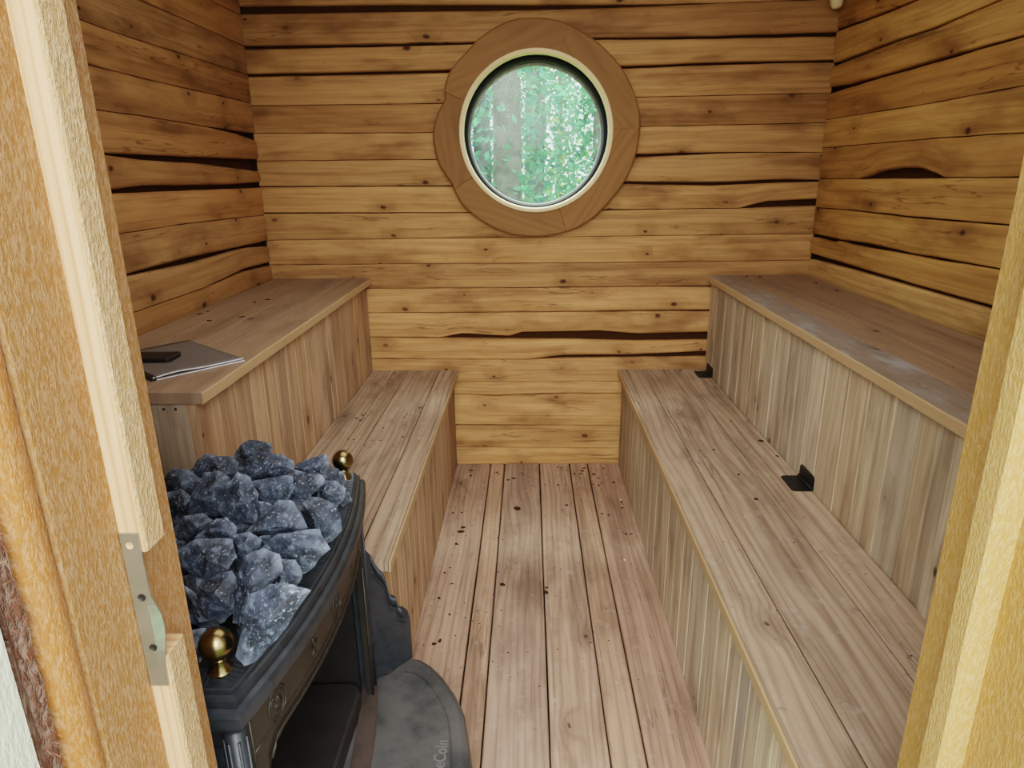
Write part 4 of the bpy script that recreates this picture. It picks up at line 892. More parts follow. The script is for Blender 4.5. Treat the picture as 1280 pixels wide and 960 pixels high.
# ------------------------------------------------------------------ stones heaped on the stove
STONES = [
    ('dark knobbly stone crowning the very top of the heap', [[-0.542,1.117,0.802],[-0.529,1.125,0.822],[-0.514,1.132,0.83],[-0.489,1.127,0.83],[-0.469,1.127,0.826],[-0.468,1.123,0.81],[-0.481,1.115,0.8],[-0.516,1.115,0.792],[-0.491,1.116,0.826],[-0.505,1.106,0.813],[-0.512,1.11,0.818],[-0.509,1.113,0.822],[-0.531,1.135,0.801],[-0.527,1.142,0.812],[-0.516,1.143,0.819],[-0.5,1.143,0.818],[-0.486,1.14,0.816],[-0.483,1.142,0.803],[-0.495,1.136,0.795],[-0.516,1.132,0.795]]),
    ('broad bluish stone just under the crowning stone', [[-0.519,1.067,0.807],[-0.49,1.07,0.823],[-0.474,1.081,0.826],[-0.434,1.076,0.825],[-0.418,1.079,0.81],[-0.412,1.068,0.797],[-0.437,1.071,0.784],[-0.475,1.067,0.779],[-0.499,1.056,0.785],[-0.433,1.053,0.816],[-0.453,1.055,0.816],[-0.46,1.054,0.805],[-0.462,1.05,0.801],[-0.503,1.091,0.795],[-0.492,1.096,0.804],[-0.478,1.096,0.808],[-0.451,1.1,0.809],[-0.441,1.093,0.8],[-0.441,1.096,0.787],[-0.458,1.093,0.783],[-0.48,1.087,0.775],[-0.501,1.081,0.779]]),
    ('dark rounded stone at the back of the heap below the bench end', [[-0.604,1.064,0.79],[-0.593,1.082,0.809],[-0.572,1.081,0.823],[-0.533,1.081,0.82],[-0.511,1.072,0.814],[-0.499,1.067,0.792],[-0.53,1.066,0.778],[-0.584,1.056,0.772],[-0.545,1.061,0.806],[-0.551,1.064,0.814],[-0.541,1.06,0.805],[-0.536,1.055,0.796],[-0.601,1.089,0.782],[-0.588,1.097,0.796],[-0.576,1.096,0.809],[-0.551,1.1,0.804],[-0.536,1.096,0.798],[-0.528,1.089,0.785],[-0.55,1.087,0.779],[-0.586,1.085,0.77]]),
    ('dull stone at the rear edge of the heap beside the door jamb', [[-0.636,1.054,0.796],[-0.617,1.055,0.809],[-0.595,1.055,0.806],[-0.569,1.054,0.784],[-0.574,1.044,0.768],[-0.602,1.041,0.759],[-0.629,1.047,0.767],[-0.648,1.051,0.779],[-0.596,1.036,0.789],[-0.6,1.034,0.789],[-0.604,1.04,0.799],[-0.603,1.041,0.799],[-0.634,1.064,0.787],[-0.625,1.073,0.791],[-0.608,1.072,0.793],[-0.588,1.067,0.777],[-0.595,1.059,0.769],[-0.616,1.064,0.761],[-0.633,1.064,0.763],[-0.639,1.065,0.774]]),
    ('small grey stone half hidden by the door jamb, below the rear edge', [[-0.604,0.989,0.792],[-0.578,0.994,0.799],[-0.555,0.987,0.786],[-0.561,0.986,0.767],[-0.569,0.975,0.756],[-0.586,0.977,0.751],[-0.602,0.984,0.768],[-0.575,0.973,0.779],[-0.564,0.973,0.779],[-0.581,0.975,0.772],[-0.57,0.973,0.771],[-0.604,1.001,0.78],[-0.586,1.002,0.782],[-0.569,1.002,0.775],[-0.572,0.995,0.764],[-0.581,0.993,0.753],[-0.592,0.994,0.752],[-0.6,0.997,0.764]]),
    ('tall dark slab leaning in the rear half of the heap', [[-0.557,0.983,0.792],[-0.537,1.002,0.822],[-0.515,1.002,0.829],[-0.493,0.996,0.819],[-0.493,0.991,0.782],[-0.51,0.98,0.757],[-0.549,0.979,0.752],[-0.569,0.985,0.758],[-0.518,0.974,0.783],[-0.513,0.977,0.816],[-0.526,0.972,0.785],[-0.517,0.969,0.789],[-0.561,1.007,0.78],[-0.542,1.014,0.8],[-0.528,1.018,0.811],[-0.519,1.015,0.795],[-0.508,1.005,0.776],[-0.531,1.01,0.758],[-0.552,0.997,0.753],[-0.567,1.008,0.758]]),
    ('pointed stone with a pale rim above the dark hollow', [[-0.499,0.95,0.785],[-0.479,0.957,0.826],[-0.465,0.965,0.844],[-0.446,0.964,0.832],[-0.432,0.957,0.807],[-0.439,0.952,0.787],[-0.435,0.942,0.764],[-0.445,0.939,0.769],[-0.485,0.945,0.769],[-0.453,0.939,0.818],[-0.454,0.934,0.801],[-0.451,0.941,0.808],[-0.439,0.934,0.803],[-0.497,0.962,0.782],[-0.48,0.975,0.804],[-0.472,0.979,0.822],[-0.458,0.973,0.81],[-0.446,0.97,0.797],[-0.453,0.97,0.781],[-0.449,0.959,0.768],[-0.461,0.966,0.769],[-0.486,0.967,0.768]]),
    ('flat sloping stone under the broad bluish one', [[-0.471,1.018,0.797],[-0.44,1.028,0.806],[-0.399,1.02,0.81],[-0.399,1.02,0.783],[-0.411,1.012,0.763],[-0.442,1.005,0.763],[-0.464,1.007,0.765],[-0.418,1.001,0.786],[-0.441,1.001,0.789],[-0.422,1.002,0.793],[-0.419,1.002,0.799],[-0.468,1.037,0.783],[-0.444,1.041,0.788],[-0.417,1.044,0.792],[-0.417,1.036,0.774],[-0.427,1.033,0.761],[-0.448,1.026,0.759],[-0.458,1.029,0.764]]),
    ('pale blue wedge pointing at the far brass ball', [[-0.451,1.149,0.766],[-0.431,1.155,0.774],[-0.383,1.157,0.79],[-0.376,1.148,0.776],[-0.387,1.146,0.743],[-0.408,1.138,0.747],[-0.448,1.148,0.753],[-0.411,1.132,0.77],[-0.401,1.134,0.773],[-0.393,1.136,0.768],[-0.416,1.134,0.764],[-0.446,1.169,0.756],[-0.43,1.166,0.765],[-0.4,1.176,0.772],[-0.398,1.17,0.761],[-0.399,1.165,0.739],[-0.416,1.16,0.743],[-0.439,1.164,0.75]]),
    ('five-sided stone below the pale blue wedge', [[-0.416,1.052,0.79],[-0.408,1.059,0.803],[-0.367,1.058,0.797],[-0.359,1.051,0.787],[-0.368,1.044,0.77],[-0.401,1.037,0.738],[-0.427,1.041,0.747],[-0.422,1.043,0.77],[-0.395,1.033,0.77],[-0.404,1.041,0.784],[-0.395,1.034,0.778],[-0.389,1.038,0.782],[-0.418,1.075,0.773],[-0.414,1.079,0.786],[-0.382,1.071,0.782],[-0.378,1.067,0.774],[-0.388,1.069,0.76],[-0.406,1.055,0.738],[-0.42,1.059,0.751],[-0.421,1.069,0.76]]),
    ('small stone touching the foot of the far brass ball', [[-0.401,1.178,0.727],[-0.387,1.184,0.741],[-0.366,1.184,0.739],[-0.358,1.18,0.722],[-0.364,1.178,0.712],[-0.395,1.177,0.716],[-0.382,1.17,0.732],[-0.377,1.17,0.73],[-0.377,1.169,0.727],[-0.369,1.173,0.731],[-0.398,1.191,0.721],[-0.388,1.196,0.729],[-0.373,1.193,0.731],[-0.37,1.191,0.719],[-0.37,1.186,0.711],[-0.393,1.187,0.714]]),
    ('light speckled stone by the ribbed rim near the far ball', [[-0.381,1.076,0.755],[-0.373,1.088,0.767],[-0.348,1.082,0.77],[-0.327,1.079,0.758],[-0.333,1.074,0.735],[-0.349,1.07,0.722],[-0.38,1.076,0.727],[-0.355,1.067,0.752],[-0.363,1.068,0.756],[-0.359,1.067,0.751],[-0.351,1.066,0.75],[-0.375,1.091,0.745],[-0.369,1.094,0.754],[-0.356,1.098,0.754],[-0.341,1.093,0.747],[-0.347,1.089,0.733],[-0.357,1.091,0.719],[-0.378,1.085,0.727]]),
    ('pale speckled stone hanging over the ribbed rim in its middle', [[-0.372,0.98,0.781],[-0.362,0.993,0.784],[-0.319,0.986,0.778],[-0.311,0.984,0.759],[-0.31,0.971,0.736],[-0.325,0.967,0.718],[-0.346,0.964,0.71],[-0.36,0.968,0.725],[-0.373,0.977,0.749],[-0.35,0.96,0.761],[-0.335,0.961,0.759],[-0.347,0.964,0.751],[-0.34,0.962,0.765],[-0.373,1.006,0.757],[-0.362,1.004,0.765],[-0.333,1.003,0.758],[-0.325,1.003,0.746],[-0.331,0.998,0.727],[-0.337,0.992,0.714],[-0.352,0.986,0.709],[-0.365,0.993,0.717],[-0.372,0.998,0.737]]),
    ('little dark chip lying on the ribbed rim', [[-0.352,1.121,0.741],[-0.331,1.116,0.729],[-0.33,1.114,0.715],[-0.347,1.106,0.706],[-0.358,1.111,0.717],[-0.345,1.109,0.729],[-0.34,1.106,0.727],[-0.341,1.109,0.73],[-0.339,1.104,0.723],[-0.352,1.128,0.731],[-0.338,1.127,0.721],[-0.339,1.123,0.713],[-0.349,1.118,0.705],[-0.355,1.12,0.714]]),
    ('triangular brownish-grey stone beside the dark hollow', [[-0.434,0.886,0.776],[-0.41,0.896,0.798],[-0.378,0.902,0.825],[-0.357,0.904,0.824],[-0.347,0.906,0.801],[-0.337,0.895,0.783],[-0.353,0.892,0.777],[-0.396,0.895,0.77],[-0.378,0.885,0.797],[-0.384,0.882,0.791],[-0.377,0.882,0.801],[-0.383,0.88,0.792],[-0.425,0.912,0.769],[-0.405,0.914,0.786],[-0.387,0.923,0.803],[-0.374,0.924,0.8],[-0.363,0.914,0.792],[-0.359,0.911,0.779],[-0.372,0.916,0.772],[-0.397,0.915,0.768]]),
    ('dark stone beside the jamb with a slanting lower edge', [[-0.549,0.911,0.775],[-0.532,0.911,0.794],[-0.508,0.92,0.792],[-0.488,0.917,0.784],[-0.51,0.903,0.764],[-0.527,0.905,0.75],[-0.542,0.903,0.758],[-0.51,0.903,0.783],[-0.516,0.897,0.773],[-0.507,0.899,0.781],[-0.522,0.898,0.771],[-0.545,0.924,0.767],[-0.535,0.923,0.779],[-0.518,0.924,0.781],[-0.506,0.925,0.774],[-0.522,0.92,0.758],[-0.532,0.919,0.752],[-0.543,0.915,0.756]]),
    ('ridged stone on the near side of the dark hollow', [[-0.502,0.878,0.776],[-0.469,0.886,0.802],[-0.454,0.89,0.805],[-0.441,0.885,0.788],[-0.445,0.878,0.77],[-0.479,0.878,0.767],[-0.461,0.873,0.79],[-0.452,0.874,0.791],[-0.457,0.876,0.796],[-0.467,0.875,0.786],[-0.493,0.892,0.773],[-0.476,0.9,0.787],[-0.466,0.9,0.788],[-0.457,0.894,0.78],[-0.458,0.893,0.766],[-0.481,0.891,0.765]]),
    ('large grey lozenge stone facing the doorway', [[-0.494,0.813,0.792],[-0.467,0.816,0.81],[-0.44,0.819,0.811],[-0.417,0.823,0.806],[-0.41,0.817,0.781],[-0.419,0.803,0.769],[-0.454,0.797,0.753],[-0.476,0.808,0.76],[-0.49,0.809,0.774],[-0.447,0.802,0.795],[-0.443,0.795,0.788],[-0.446,0.796,0.79],[-0.447,0.799,0.795],[-0.489,0.829,0.779],[-0.473,0.834,0.79],[-0.456,0.839,0.789],[-0.44,0.838,0.787],[-0.437,0.829,0.773],[-0.438,0.827,0.759],[-0.465,0.822,0.748],[-0.478,0.823,0.758],[-0.489,0.825,0.767]]),
    ('bluish stone wedged between the lozenge and the tall chip', [[-0.441,0.867,0.787],[-0.413,0.866,0.791],[-0.396,0.868,0.778],[-0.405,0.856,0.758],[-0.427,0.852,0.745],[-0.433,0.85,0.734],[-0.447,0.858,0.751],[-0.412,0.847,0.768],[-0.416,0.853,0.781],[-0.416,0.848,0.774],[-0.424,0.849,0.773],[-0.443,0.879,0.773],[-0.423,0.877,0.773],[-0.413,0.876,0.765],[-0.418,0.869,0.753],[-0.433,0.87,0.742],[-0.436,0.863,0.735],[-0.441,0.868,0.751]]),
    ('shadowed stone inside the dark hollow', [[-0.457,0.975,0.751],[-0.45,0.983,0.783],[-0.426,0.988,0.777],[-0.419,0.982,0.767],[-0.443,0.975,0.744],[-0.434,0.973,0.766],[-0.432,0.972,0.767],[-0.435,0.974,0.775],[-0.433,0.973,0.775],[-0.456,0.989,0.75],[-0.453,0.997,0.768],[-0.434,0.994,0.768],[-0.432,0.995,0.759],[-0.447,0.989,0.747]]),
    ('thin dark stone under the triangular one', [[-0.408,0.885,0.774],[-0.378,0.893,0.776],[-0.337,0.896,0.774],[-0.382,0.883,0.757],[-0.408,0.879,0.756],[-0.383,0.875,0.772],[-0.386,0.876,0.773],[-0.378,0.879,0.77],[-0.384,0.879,0.772],[-0.406,0.902,0.762],[-0.386,0.905,0.764],[-0.358,0.905,0.765],[-0.387,0.897,0.754],[-0.41,0.9,0.748]]),
    ('biggest pale blue stone, overhanging the rim by the curved front', [[-0.399,0.86,0.768],[-0.369,0.858,0.794],[-0.342,0.865,0.792],[-0.31,0.871,0.794],[-0.294,0.857,0.77],[-0.315,0.848,0.749],[-0.337,0.844,0.733],[-0.364,0.846,0.729],[-0.385,0.851,0.747],[-0.331,0.839,0.765],[-0.345,0.839,0.778],[-0.323,0.841,0.784],[-0.344,0.841,0.771],[-0.396,0.879,0.755],[-0.372,0.879,0.773],[-0.352,0.883,0.773],[-0.33,0.881,0.773],[-0.318,0.884,0.751],[-0.334,0.877,0.736],[-0.347,0.866,0.729],[-0.37,0.872,0.721],[-0.386,0.877,0.735]]),
    ('dark stone under the lozenge, against the jamb', [[-0.519,0.864,0.776],[-0.51,0.848,0.731],[-0.479,0.846,0.717],[-0.502,0.848,0.713],[-0.521,0.851,0.735],[-0.499,0.84,0.737],[-0.506,0.84,0.74],[-0.5,0.841,0.737],[-0.498,0.845,0.75],[-0.521,0.871,0.759],[-0.517,0.863,0.723],[-0.497,0.86,0.717],[-0.511,0.862,0.712],[-0.525,0.865,0.726]]),
    ('upright stone with a cracked face behind the near brass ball', [[-0.439,0.75,0.778],[-0.422,0.759,0.788],[-0.392,0.759,0.798],[-0.383,0.758,0.777],[-0.386,0.74,0.748],[-0.409,0.74,0.727],[-0.423,0.737,0.738],[-0.437,0.746,0.756],[-0.409,0.736,0.778],[-0.407,0.736,0.771],[-0.414,0.738,0.778],[-0.411,0.736,0.774],[-0.44,0.763,0.764],[-0.428,0.772,0.768],[-0.406,0.772,0.778],[-0.399,0.764,0.765],[-0.404,0.763,0.738],[-0.417,0.757,0.726],[-0.429,0.754,0.733],[-0.439,0.765,0.746]]),
    ('tall upright chip beside the long front slab', [[-0.382,0.757,0.799],[-0.374,0.765,0.817],[-0.349,0.766,0.825],[-0.327,0.762,0.82],[-0.321,0.75,0.803],[-0.346,0.743,0.776],[-0.365,0.741,0.765],[-0.377,0.727,0.734],[-0.389,0.73,0.736],[-0.385,0.74,0.766],[-0.351,0.732,0.781],[-0.365,0.727,0.773],[-0.358,0.74,0.8],[-0.358,0.732,0.783],[-0.383,0.768,0.785],[-0.379,0.779,0.788],[-0.363,0.78,0.797],[-0.35,0.779,0.792],[-0.339,0.77,0.786],[-0.361,0.763,0.767],[-0.373,0.763,0.757],[-0.385,0.756,0.729],[-0.392,0.757,0.734],[-0.388,0.766,0.757]]),
    ('long pale slab nearest the doorway, leaning onto the ribbed rim', [[-0.345,0.696,0.805],[-0.335,0.707,0.804],[-0.319,0.704,0.814],[-0.288,0.701,0.816],[-0.268,0.698,0.809],[-0.289,0.69,0.779],[-0.309,0.682,0.75],[-0.336,0.675,0.724],[-0.349,0.669,0.723],[-0.359,0.674,0.733],[-0.35,0.682,0.761],[-0.307,0.677,0.795],[-0.313,0.673,0.781],[-0.317,0.676,0.791],[-0.298,0.681,0.796],[-0.346,0.714,0.775],[-0.34,0.722,0.78],[-0.333,0.725,0.78],[-0.312,0.72,0.783],[-0.305,0.724,0.772],[-0.316,0.717,0.756],[-0.324,0.708,0.74],[-0.341,0.699,0.725],[-0.357,0.703,0.712],[-0.362,0.702,0.724],[-0.351,0.712,0.746]]),
    ('speckled stone joining the long slab to the biggest one', [[-0.347,0.794,0.794],[-0.324,0.798,0.787],[-0.311,0.787,0.77],[-0.323,0.783,0.747],[-0.36,0.785,0.75],[-0.369,0.778,0.748],[-0.346,0.79,0.774],[-0.348,0.779,0.77],[-0.337,0.778,0.776],[-0.34,0.774,0.763],[-0.331,0.782,0.782],[-0.35,0.806,0.773],[-0.335,0.805,0.772],[-0.326,0.799,0.761],[-0.336,0.8,0.745],[-0.357,0.8,0.748],[-0.368,0.797,0.742],[-0.349,0.802,0.763]]),
    ('dark stone between the jamb and the cracked upright stone', [[-0.464,0.765,0.77],[-0.444,0.763,0.755],[-0.442,0.76,0.732],[-0.421,0.755,0.715],[-0.441,0.75,0.71],[-0.458,0.752,0.721],[-0.442,0.749,0.737],[-0.445,0.749,0.735],[-0.444,0.75,0.741],[-0.439,0.749,0.73],[-0.468,0.778,0.75],[-0.451,0.774,0.741],[-0.448,0.768,0.727],[-0.432,0.763,0.716],[-0.449,0.764,0.712],[-0.46,0.765,0.717]]),
    ('dark stone beside the near brass ball, by the jamb', [[-0.425,0.695,0.752],[-0.407,0.7,0.752],[-0.405,0.688,0.718],[-0.413,0.684,0.713],[-0.423,0.69,0.729],[-0.413,0.683,0.736],[-0.412,0.687,0.737],[-0.414,0.686,0.733],[-0.408,0.687,0.74],[-0.427,0.703,0.738],[-0.413,0.704,0.742],[-0.414,0.698,0.717],[-0.419,0.696,0.712],[-0.426,0.7,0.722]]),
    ('narrow shadowed chip under the long front slab', [[-0.382,0.73,0.738],[-0.369,0.736,0.754],[-0.369,0.728,0.727],[-0.378,0.719,0.702],[-0.384,0.724,0.718],[-0.373,0.725,0.738],[-0.372,0.722,0.735],[-0.375,0.72,0.73],[-0.374,0.724,0.736],[-0.387,0.741,0.727],[-0.375,0.742,0.74],[-0.376,0.739,0.719],[-0.382,0.731,0.705],[-0.387,0.733,0.714]]),
]

def rock(name, pts, label, shared=False, k=0):
    bm = bmesh.new()
    c = Vector((0, 0, 0))
    for q in pts: c += Vector(q)
    c /= len(pts)
    zmin = 0.7005
    for q in pts:
        v = Vector(q); v.z = max(v.z, zmin + 0.001 * random.random()); bm.verts.new(v - c)
    r = bmesh.ops.convex_hull(bm, input=bm.verts)
    bmesh.ops.delete(bm, geom=[g for g in set(r['geom_interior'] + r['geom_unused']) if isinstance(g, bmesh.types.BMVert)], context='VERTS')
    bmesh.ops.subdivide_edges(bm, edges=bm.edges[:], cuts=3, use_grid_fill=True, smooth=0.0)
    bm.normal_update()
    for v in bm.verts:
        q = v.co * 42 + Vector((k * 3.1, 0, 0)); q2 = v.co * 120 + Vector((k * 5.1, 2, 0))
        v.co += v.normal * (0.0042 * noise.noise(q) + 0.0018 * noise.noise(q2))
        if v.co.z + c.z < zmin: v.co.z = zmin - c.z
    me = bpy.data.meshes.new(name); bm.to_mesh(me); bm.free()
    me.materials.append(M['stone'])
    o = bpy.data.objects.new(name, me); o.location = c; link(o)
    tag(o, label, 'stone', 'dark stones heaped on the stove' if not shared else 'hidden under-layer stones')
    return o
for k, (lab, pts) in enumerate(STONES): rock('sauna_stone', pts, lab, k=k)
for k, (x, y) in enumerate(((-0.44, 0.80), (-0.50, 0.86), (-0.56, 0.95), (-0.46, 0.95), (-0.55, 1.06), (-0.43, 1.05), (-0.50, 1.14), (-0.61, 1.12), (-0.42, 1.16), (-0.52, 0.76), (-0.60, 0.83), (-0.66, 0.98), (-0.65, 0.90), (-0.67, 1.07), (-0.56, 1.19))):
    pts = []
    for j in range(14):
        a = random.uniform(0, 2 * PI); e = random.uniform(-1, 1)
        pts.append((x + 0.060 * math.cos(a) * math.sqrt(1 - e * e), y + 0.058 * math.sin(a) * math.sqrt(1 - e * e), 0.738 + 0.034 * e))
    rock('sauna_stone', pts, 'dark stone of the under-layer, mostly buried in the heap', True, 50 + k)

# ------------------------------------------------------------------ papers and phone on the upper bench
pc = Vector((-0.8635, 1.5505, Z2)); ex = Vector((0.645, 0.764, 0)); ey = Vector((-0.764, 0.645, 0))
pp = empty('paper_booklet', pc); tag(pp, 'sheaf of printed papers in a black slide binder on the bench', 'papers')
def sheet(z0, z1, curl, sx=0.0, sy=0.0, name='sheet', mat='paper', tilt=0.0):
    mb = MB(); nx, ny = 12, 10
    g = {}; h = {}
    for i in range(nx + 1):
        for j in range(ny + 1):
            a = (i / nx - .5) * 0.21; b = (j / ny - .5) * 0.297
            lift = curl * (max(0, 1 - j / ny * 3.0) ** 2) * (0.25 + 0.75 * math.exp(-((i / nx - .25) / .22) ** 2))
            p = pc + ex * (a + sx) + ey * (b + sy + tilt * a) + Vector((0, 0, lift + .0004))
            g[i, j] = mb.add([p + Vector((0, 0, z1))]); h[i, j] = mb.add([p + Vector((0, 0, z0))])
    U = [(0, 0, 0)] * 4
    for i in range(nx):
        for j in range(ny):
            mb.face([g[i, j], g[i + 1, j], g[i + 1, j + 1], g[i, j + 1]], U, smooth=True); mb.face([h[i, j + 1], h[i + 1, j + 1], h[i + 1, j], h[i, j]], U, smooth=True)
    nf = len(mb.f)
    for i in range(nx):
        mb.face([h[i, 0], h[i + 1, 0], g[i + 1, 0], g[i, 0]], U); mb.face([g[i, ny], g[i + 1, ny], h[i + 1, ny], h[i, ny]], U)
    for j in range(ny):
        mb.face([g[0, j], g[0, j + 1], h[0, j + 1], h[0, j]], U); mb.face([h[nx, j], h[nx, j + 1], g[nx, j + 1], g[nx, j]], U)
    o = mb.build(name, M[mat], pp); o.data.materials.append(M['paper_edge'])
    for p in o.data.polygons:
        if p.index >= nf: p.material_index = 1
    return o
sheet(0.0, 0.0022, 0.0, name='lower_sheets'); sheet(0.0026, 0.0052, 0.006, 0.0, 0.002, name='upper_sheets', tilt=0.03)
mb = MB()
q = [(-0.110, -0.1495, 0), (-0.098, -0.1495, 0), (-0.098, 0.1495, 0), (-0.110, 0.1495, 0)]
s = mb.add([pc + ex * a + ey * b + Vector((0, 0, 0.0005)) for a, b, _ in q] + [pc + ex * a * (1 if abs(a) < .1 else .995) + ey * b + Vector((0, 0, 0.009)) for a, b, _ in q])
for f in ((0, 3, 2, 1), (4, 5, 6, 7), (0, 1, 5, 4), (1, 2, 6, 5), (2, 3, 7, 6), (3, 0, 4, 7)): mb.face([s + k for k in f], [(0, 0, 0)] * 4)
mb.build('binder_spine', M['phone'], pp)
mb = MB(); P = []
for cx, cy, a0 in ((1, 1, 0), (-1, 1, 90), (-1, -1, 180), (1, -1, 270)):
    for k in range(6):
        a = math.radians(a0 + 90 * k / 5); P.append((cx * 0.062 + 0.010 * math.cos(a), cy * 0.023 + 0.010 * math.sin(a)))
ca, sa = math.cos(0.03), math.sin(0.03); ph = (-0.9195, 1.533)
P = [(ph[0] + x * ca - y * sa, ph[1] + x * sa + y * ca) for x, y in P]
sweep_prism(mb, P, Z2 + 0.0068, Z2 + 0.0165, 0.002)
phn = mb.build('phone', M['phone'], None, (ph[0], ph[1], Z2 + 0.007)); tag(phn, 'black rounded phone lying flat on the papers', 'phone')

# ------------------------------------------------------------------ dry leaf crumbs and chips
def crumbs(name, label, spots, mats='debris', origin=(0, 0, 0)):
    mb = MB()
    for x, y, z, r in spots:
        n = random.randint(5, 7); a0 = random.uniform(0, 6); e = random.uniform(.4, .9)
        hgt = r * 0.18
        t = random.choice([(1, 1, 1), (.6, .6, .6), (1.5, 1.3, 1.1)])
        top_, bot_ = [], []
        for k in range(n):
            a = 2 * PI * k / n; rr = r * random.uniform(.6, 1.1); px, py = rr * math.cos(a), rr * e * math.sin(a)
            X, Y = px * math.cos(a0) - py * math.sin(a0), px * math.sin(a0) + py * math.cos(a0)
            bot_.append((x + X, y + Y, z + 0.0003)); top_.append((x + X * .8, y + Y * .8, z + hgt * random.uniform(.5, 1.3)))
        b = mb.add(bot_); c = mb.add(top_)
        mb.face([c + k for k in range(n)], [(0, 0, 0)] * n, t)
        for k in range(n): mb.face([b + k, b + (k + 1) % n, c + (k + 1) % n, c + k], [(0, 0, 0)] * 4, t)
    o = mb.build(name, M[mats], None, origin); tag(o, label, 'debris', kind='stuff'); return o
R_ = random.uniform
fs = [(R_(-.31, .37), R_(1.42, 2.82), 0, R_(.0015, .005)) for _ in range(120)] + [(R_(-.30, .37), R_(2.62, 2.83), 0, R_(.004, .011)) for _ in range(26)] + [(R_(-.31, -.24), R_(1.6, 2.8), 0, R_(.004, .010)) for _ in range(16)] + [(R_(.28, .38), R_(1.9, 2.8), 0, R_(.004, .010)) for _ in range(12)]
fs += [(0.05, 1.86, 0, .013), (0.055, 1.885, 0, .008), (-.09, 1.9, 0, .012), (-.26, 2.24, 0, .016), (-.255, 2.27, 0, .012), (.15, 2.45, 0, .01), (-.05, 2.42, 0, .02)]
crumbs('leaf_crumbs', 'dry leaf crumbs and dirt scattered over the plank floor', fs, origin=(0, 2, 0))
crumbs('wood_chips', 'pale wood flecks scattered over the plank floor', [(R_(-.2, .37), R_(1.4, 2.8), 0, R_(.0015, .004)) for _ in range(34)] + [(.375, 2.5, 0, .008), (.372, 2.44, 0, .007), (.33, 2.05, 0, .007)], 'chips', origin=(0, 2, 0))
bs = [(R_(-.66, -.34), R_(1.5, 2.8), Z1, R_(.001, .0035)) for _ in range(60)] + [(R_(-.60, -.42), R_(1.95, 2.35), Z1, R_(.002, .006)) for _ in range(40)] + [(-.62, 2.24, Z1, .011), (-.605, 2.27, Z1, .009), (-.60, 2.22, Z1, .008), (-.42, 2.06, Z1, .007), (-.68, 1.82, Z1, .011), (-.665, 1.80, Z1, .008), (-.59, 2.8, Z1, .01)]
crumbs('leaf_crumbs', 'dark leaf crumbs on the low bench beside the stove', bs, origin=(-0.5, 2, Z1))
bs = [(R_(.43, .75), R_(1.0, 2.8), Z1, R_(.001, .0035)) for _ in range(50)] + [(.745, 2.02, Z1, .011), (.755, 1.90, Z1, .008), (.70, 2.2, Z1, .006), (.60, 1.62, Z1, .009), (.575, 1.95, Z1, .006), (.66, 2.82, Z1, .012), (.60, 1.77, Z1, .008)]
crumbs('leaf_crumbs', 'leaf crumbs on the hinged low bench', bs, origin=(0.6, 2, Z1))
bs = [(R_(-1.08, -.72), R_(1.6, 2.8), Z2, R_(.001, .004)) for _ in range(26)] + [(-1.06, 2.1, Z2, .011), (-1.05, 2.14, Z2, .008), (-.93, 2.35, Z2, .012), (-.96, 2.3, Z2, .009), (-.9, 2.05, Z2, .012), (-.98, 2.0, Z2, .011), (-1.0, 2.7, Z2, .009)]
crumbs('leaf_crumbs', 'leaf crumbs on the upper bench with the papers', bs, origin=(-0.9, 2, Z2))
bs = [(R_(.8, 1.14), R_(1.3, 2.8), Z2, R_(.001, .004)) for _ in range(22)] + [(1.12, 2.45, Z2, .012), (1.11, 2.62, Z2, .010), (.95, 2.79, Z2, .014), (.90, 2.80, Z2, .010)]
crumbs('leaf_crumbs', 'leaf crumbs on the upper bench with whitish smears', bs, origin=(0.95, 2, Z2))

# ------------------------------------------------------------------ the wood outside the window
mb = MB(); s = mb.add([(-30, -8, -0.25), (30, -8, -0.25), (30, 40, -0.25), (-30, 40, -0.25)]); mb.face([s, s + 1, s + 2, s + 3], [(0, 0, 0)] * 4)
tag(mb.build('forest_floor', M['ground'], None, (0, 0, -0.25)), 'green forest ground outside the sauna', 'ground', kind='structure')
def tree(x, y, r, h, bark, leaf, nl, spread, zr, label, lean=0.0):
    t = empty('tree', (x, y, -0.25)); tag(t, label, 'tree', 'trees seen through the round window')
    mb = MB(); pts = [(x + lean * k / 12 + 0.02 * noise.noise((k * .7, x, y)), y, -0.25 + h * k / 12) for k in range(13)]
    seg = 12; ids = []
    for k, p in enumerate(pts):
        rr = r * (1.0 - 0.45 * k / 12) * (1.25 if k == 0 else 1)
        ids.append(mb.add([(p[0] + rr * math.cos(2 * PI * j / seg), p[1] + rr * math.sin(2 * PI * j / seg), p[2]) for j in range(seg)]))
    for a, b in zip(ids, ids[1:]):
        for j in range(seg): mb.face([a + j, a + (j + 1) % seg, b + (j + 1) % seg, b + j], [(0, 0, 0)] * 4, smooth=True)
    mb.build('trunk', M[bark], t)
    mb = MB()
    for _ in range(nl):
        c = Vector((x + random.gauss(0, spread), y + random.uniform(-0.28, 0.30), random.uniform(*zr)))
        a = Vector((random.gauss(0, 1), random.gauss(0, 1), random.gauss(0, 1))).normalized(); b = a.orthogonal().normalized()
        b = (b * math.cos(random.random() * 6) + a.cross(b) * math.sin(random.random() * 6)).normalized()
        l = random.uniform(.03, .06)
        s = mb.add([c - a * l, c + b * l * .5, c + a * l, c - b * l * .5]); mb.face([s, s + 1, s + 2, s + 3], [(0, 0, 0)] * 4)
    mb.build('foliage', M[leaf], t)
tree(-0.20, 6.6, 0.150, 7, 'bark_pale', 'leaf', 1500, 0.5, (0.0, 3.6), 'thick pale trunk, the widest seen through the window')
tree(-0.534, 8.2, 0.110, 8, 'bark', 'leaf_teal', 2600, 0.5, (0.0, 4.0), 'dark bluish trunk beside the thick pale one')
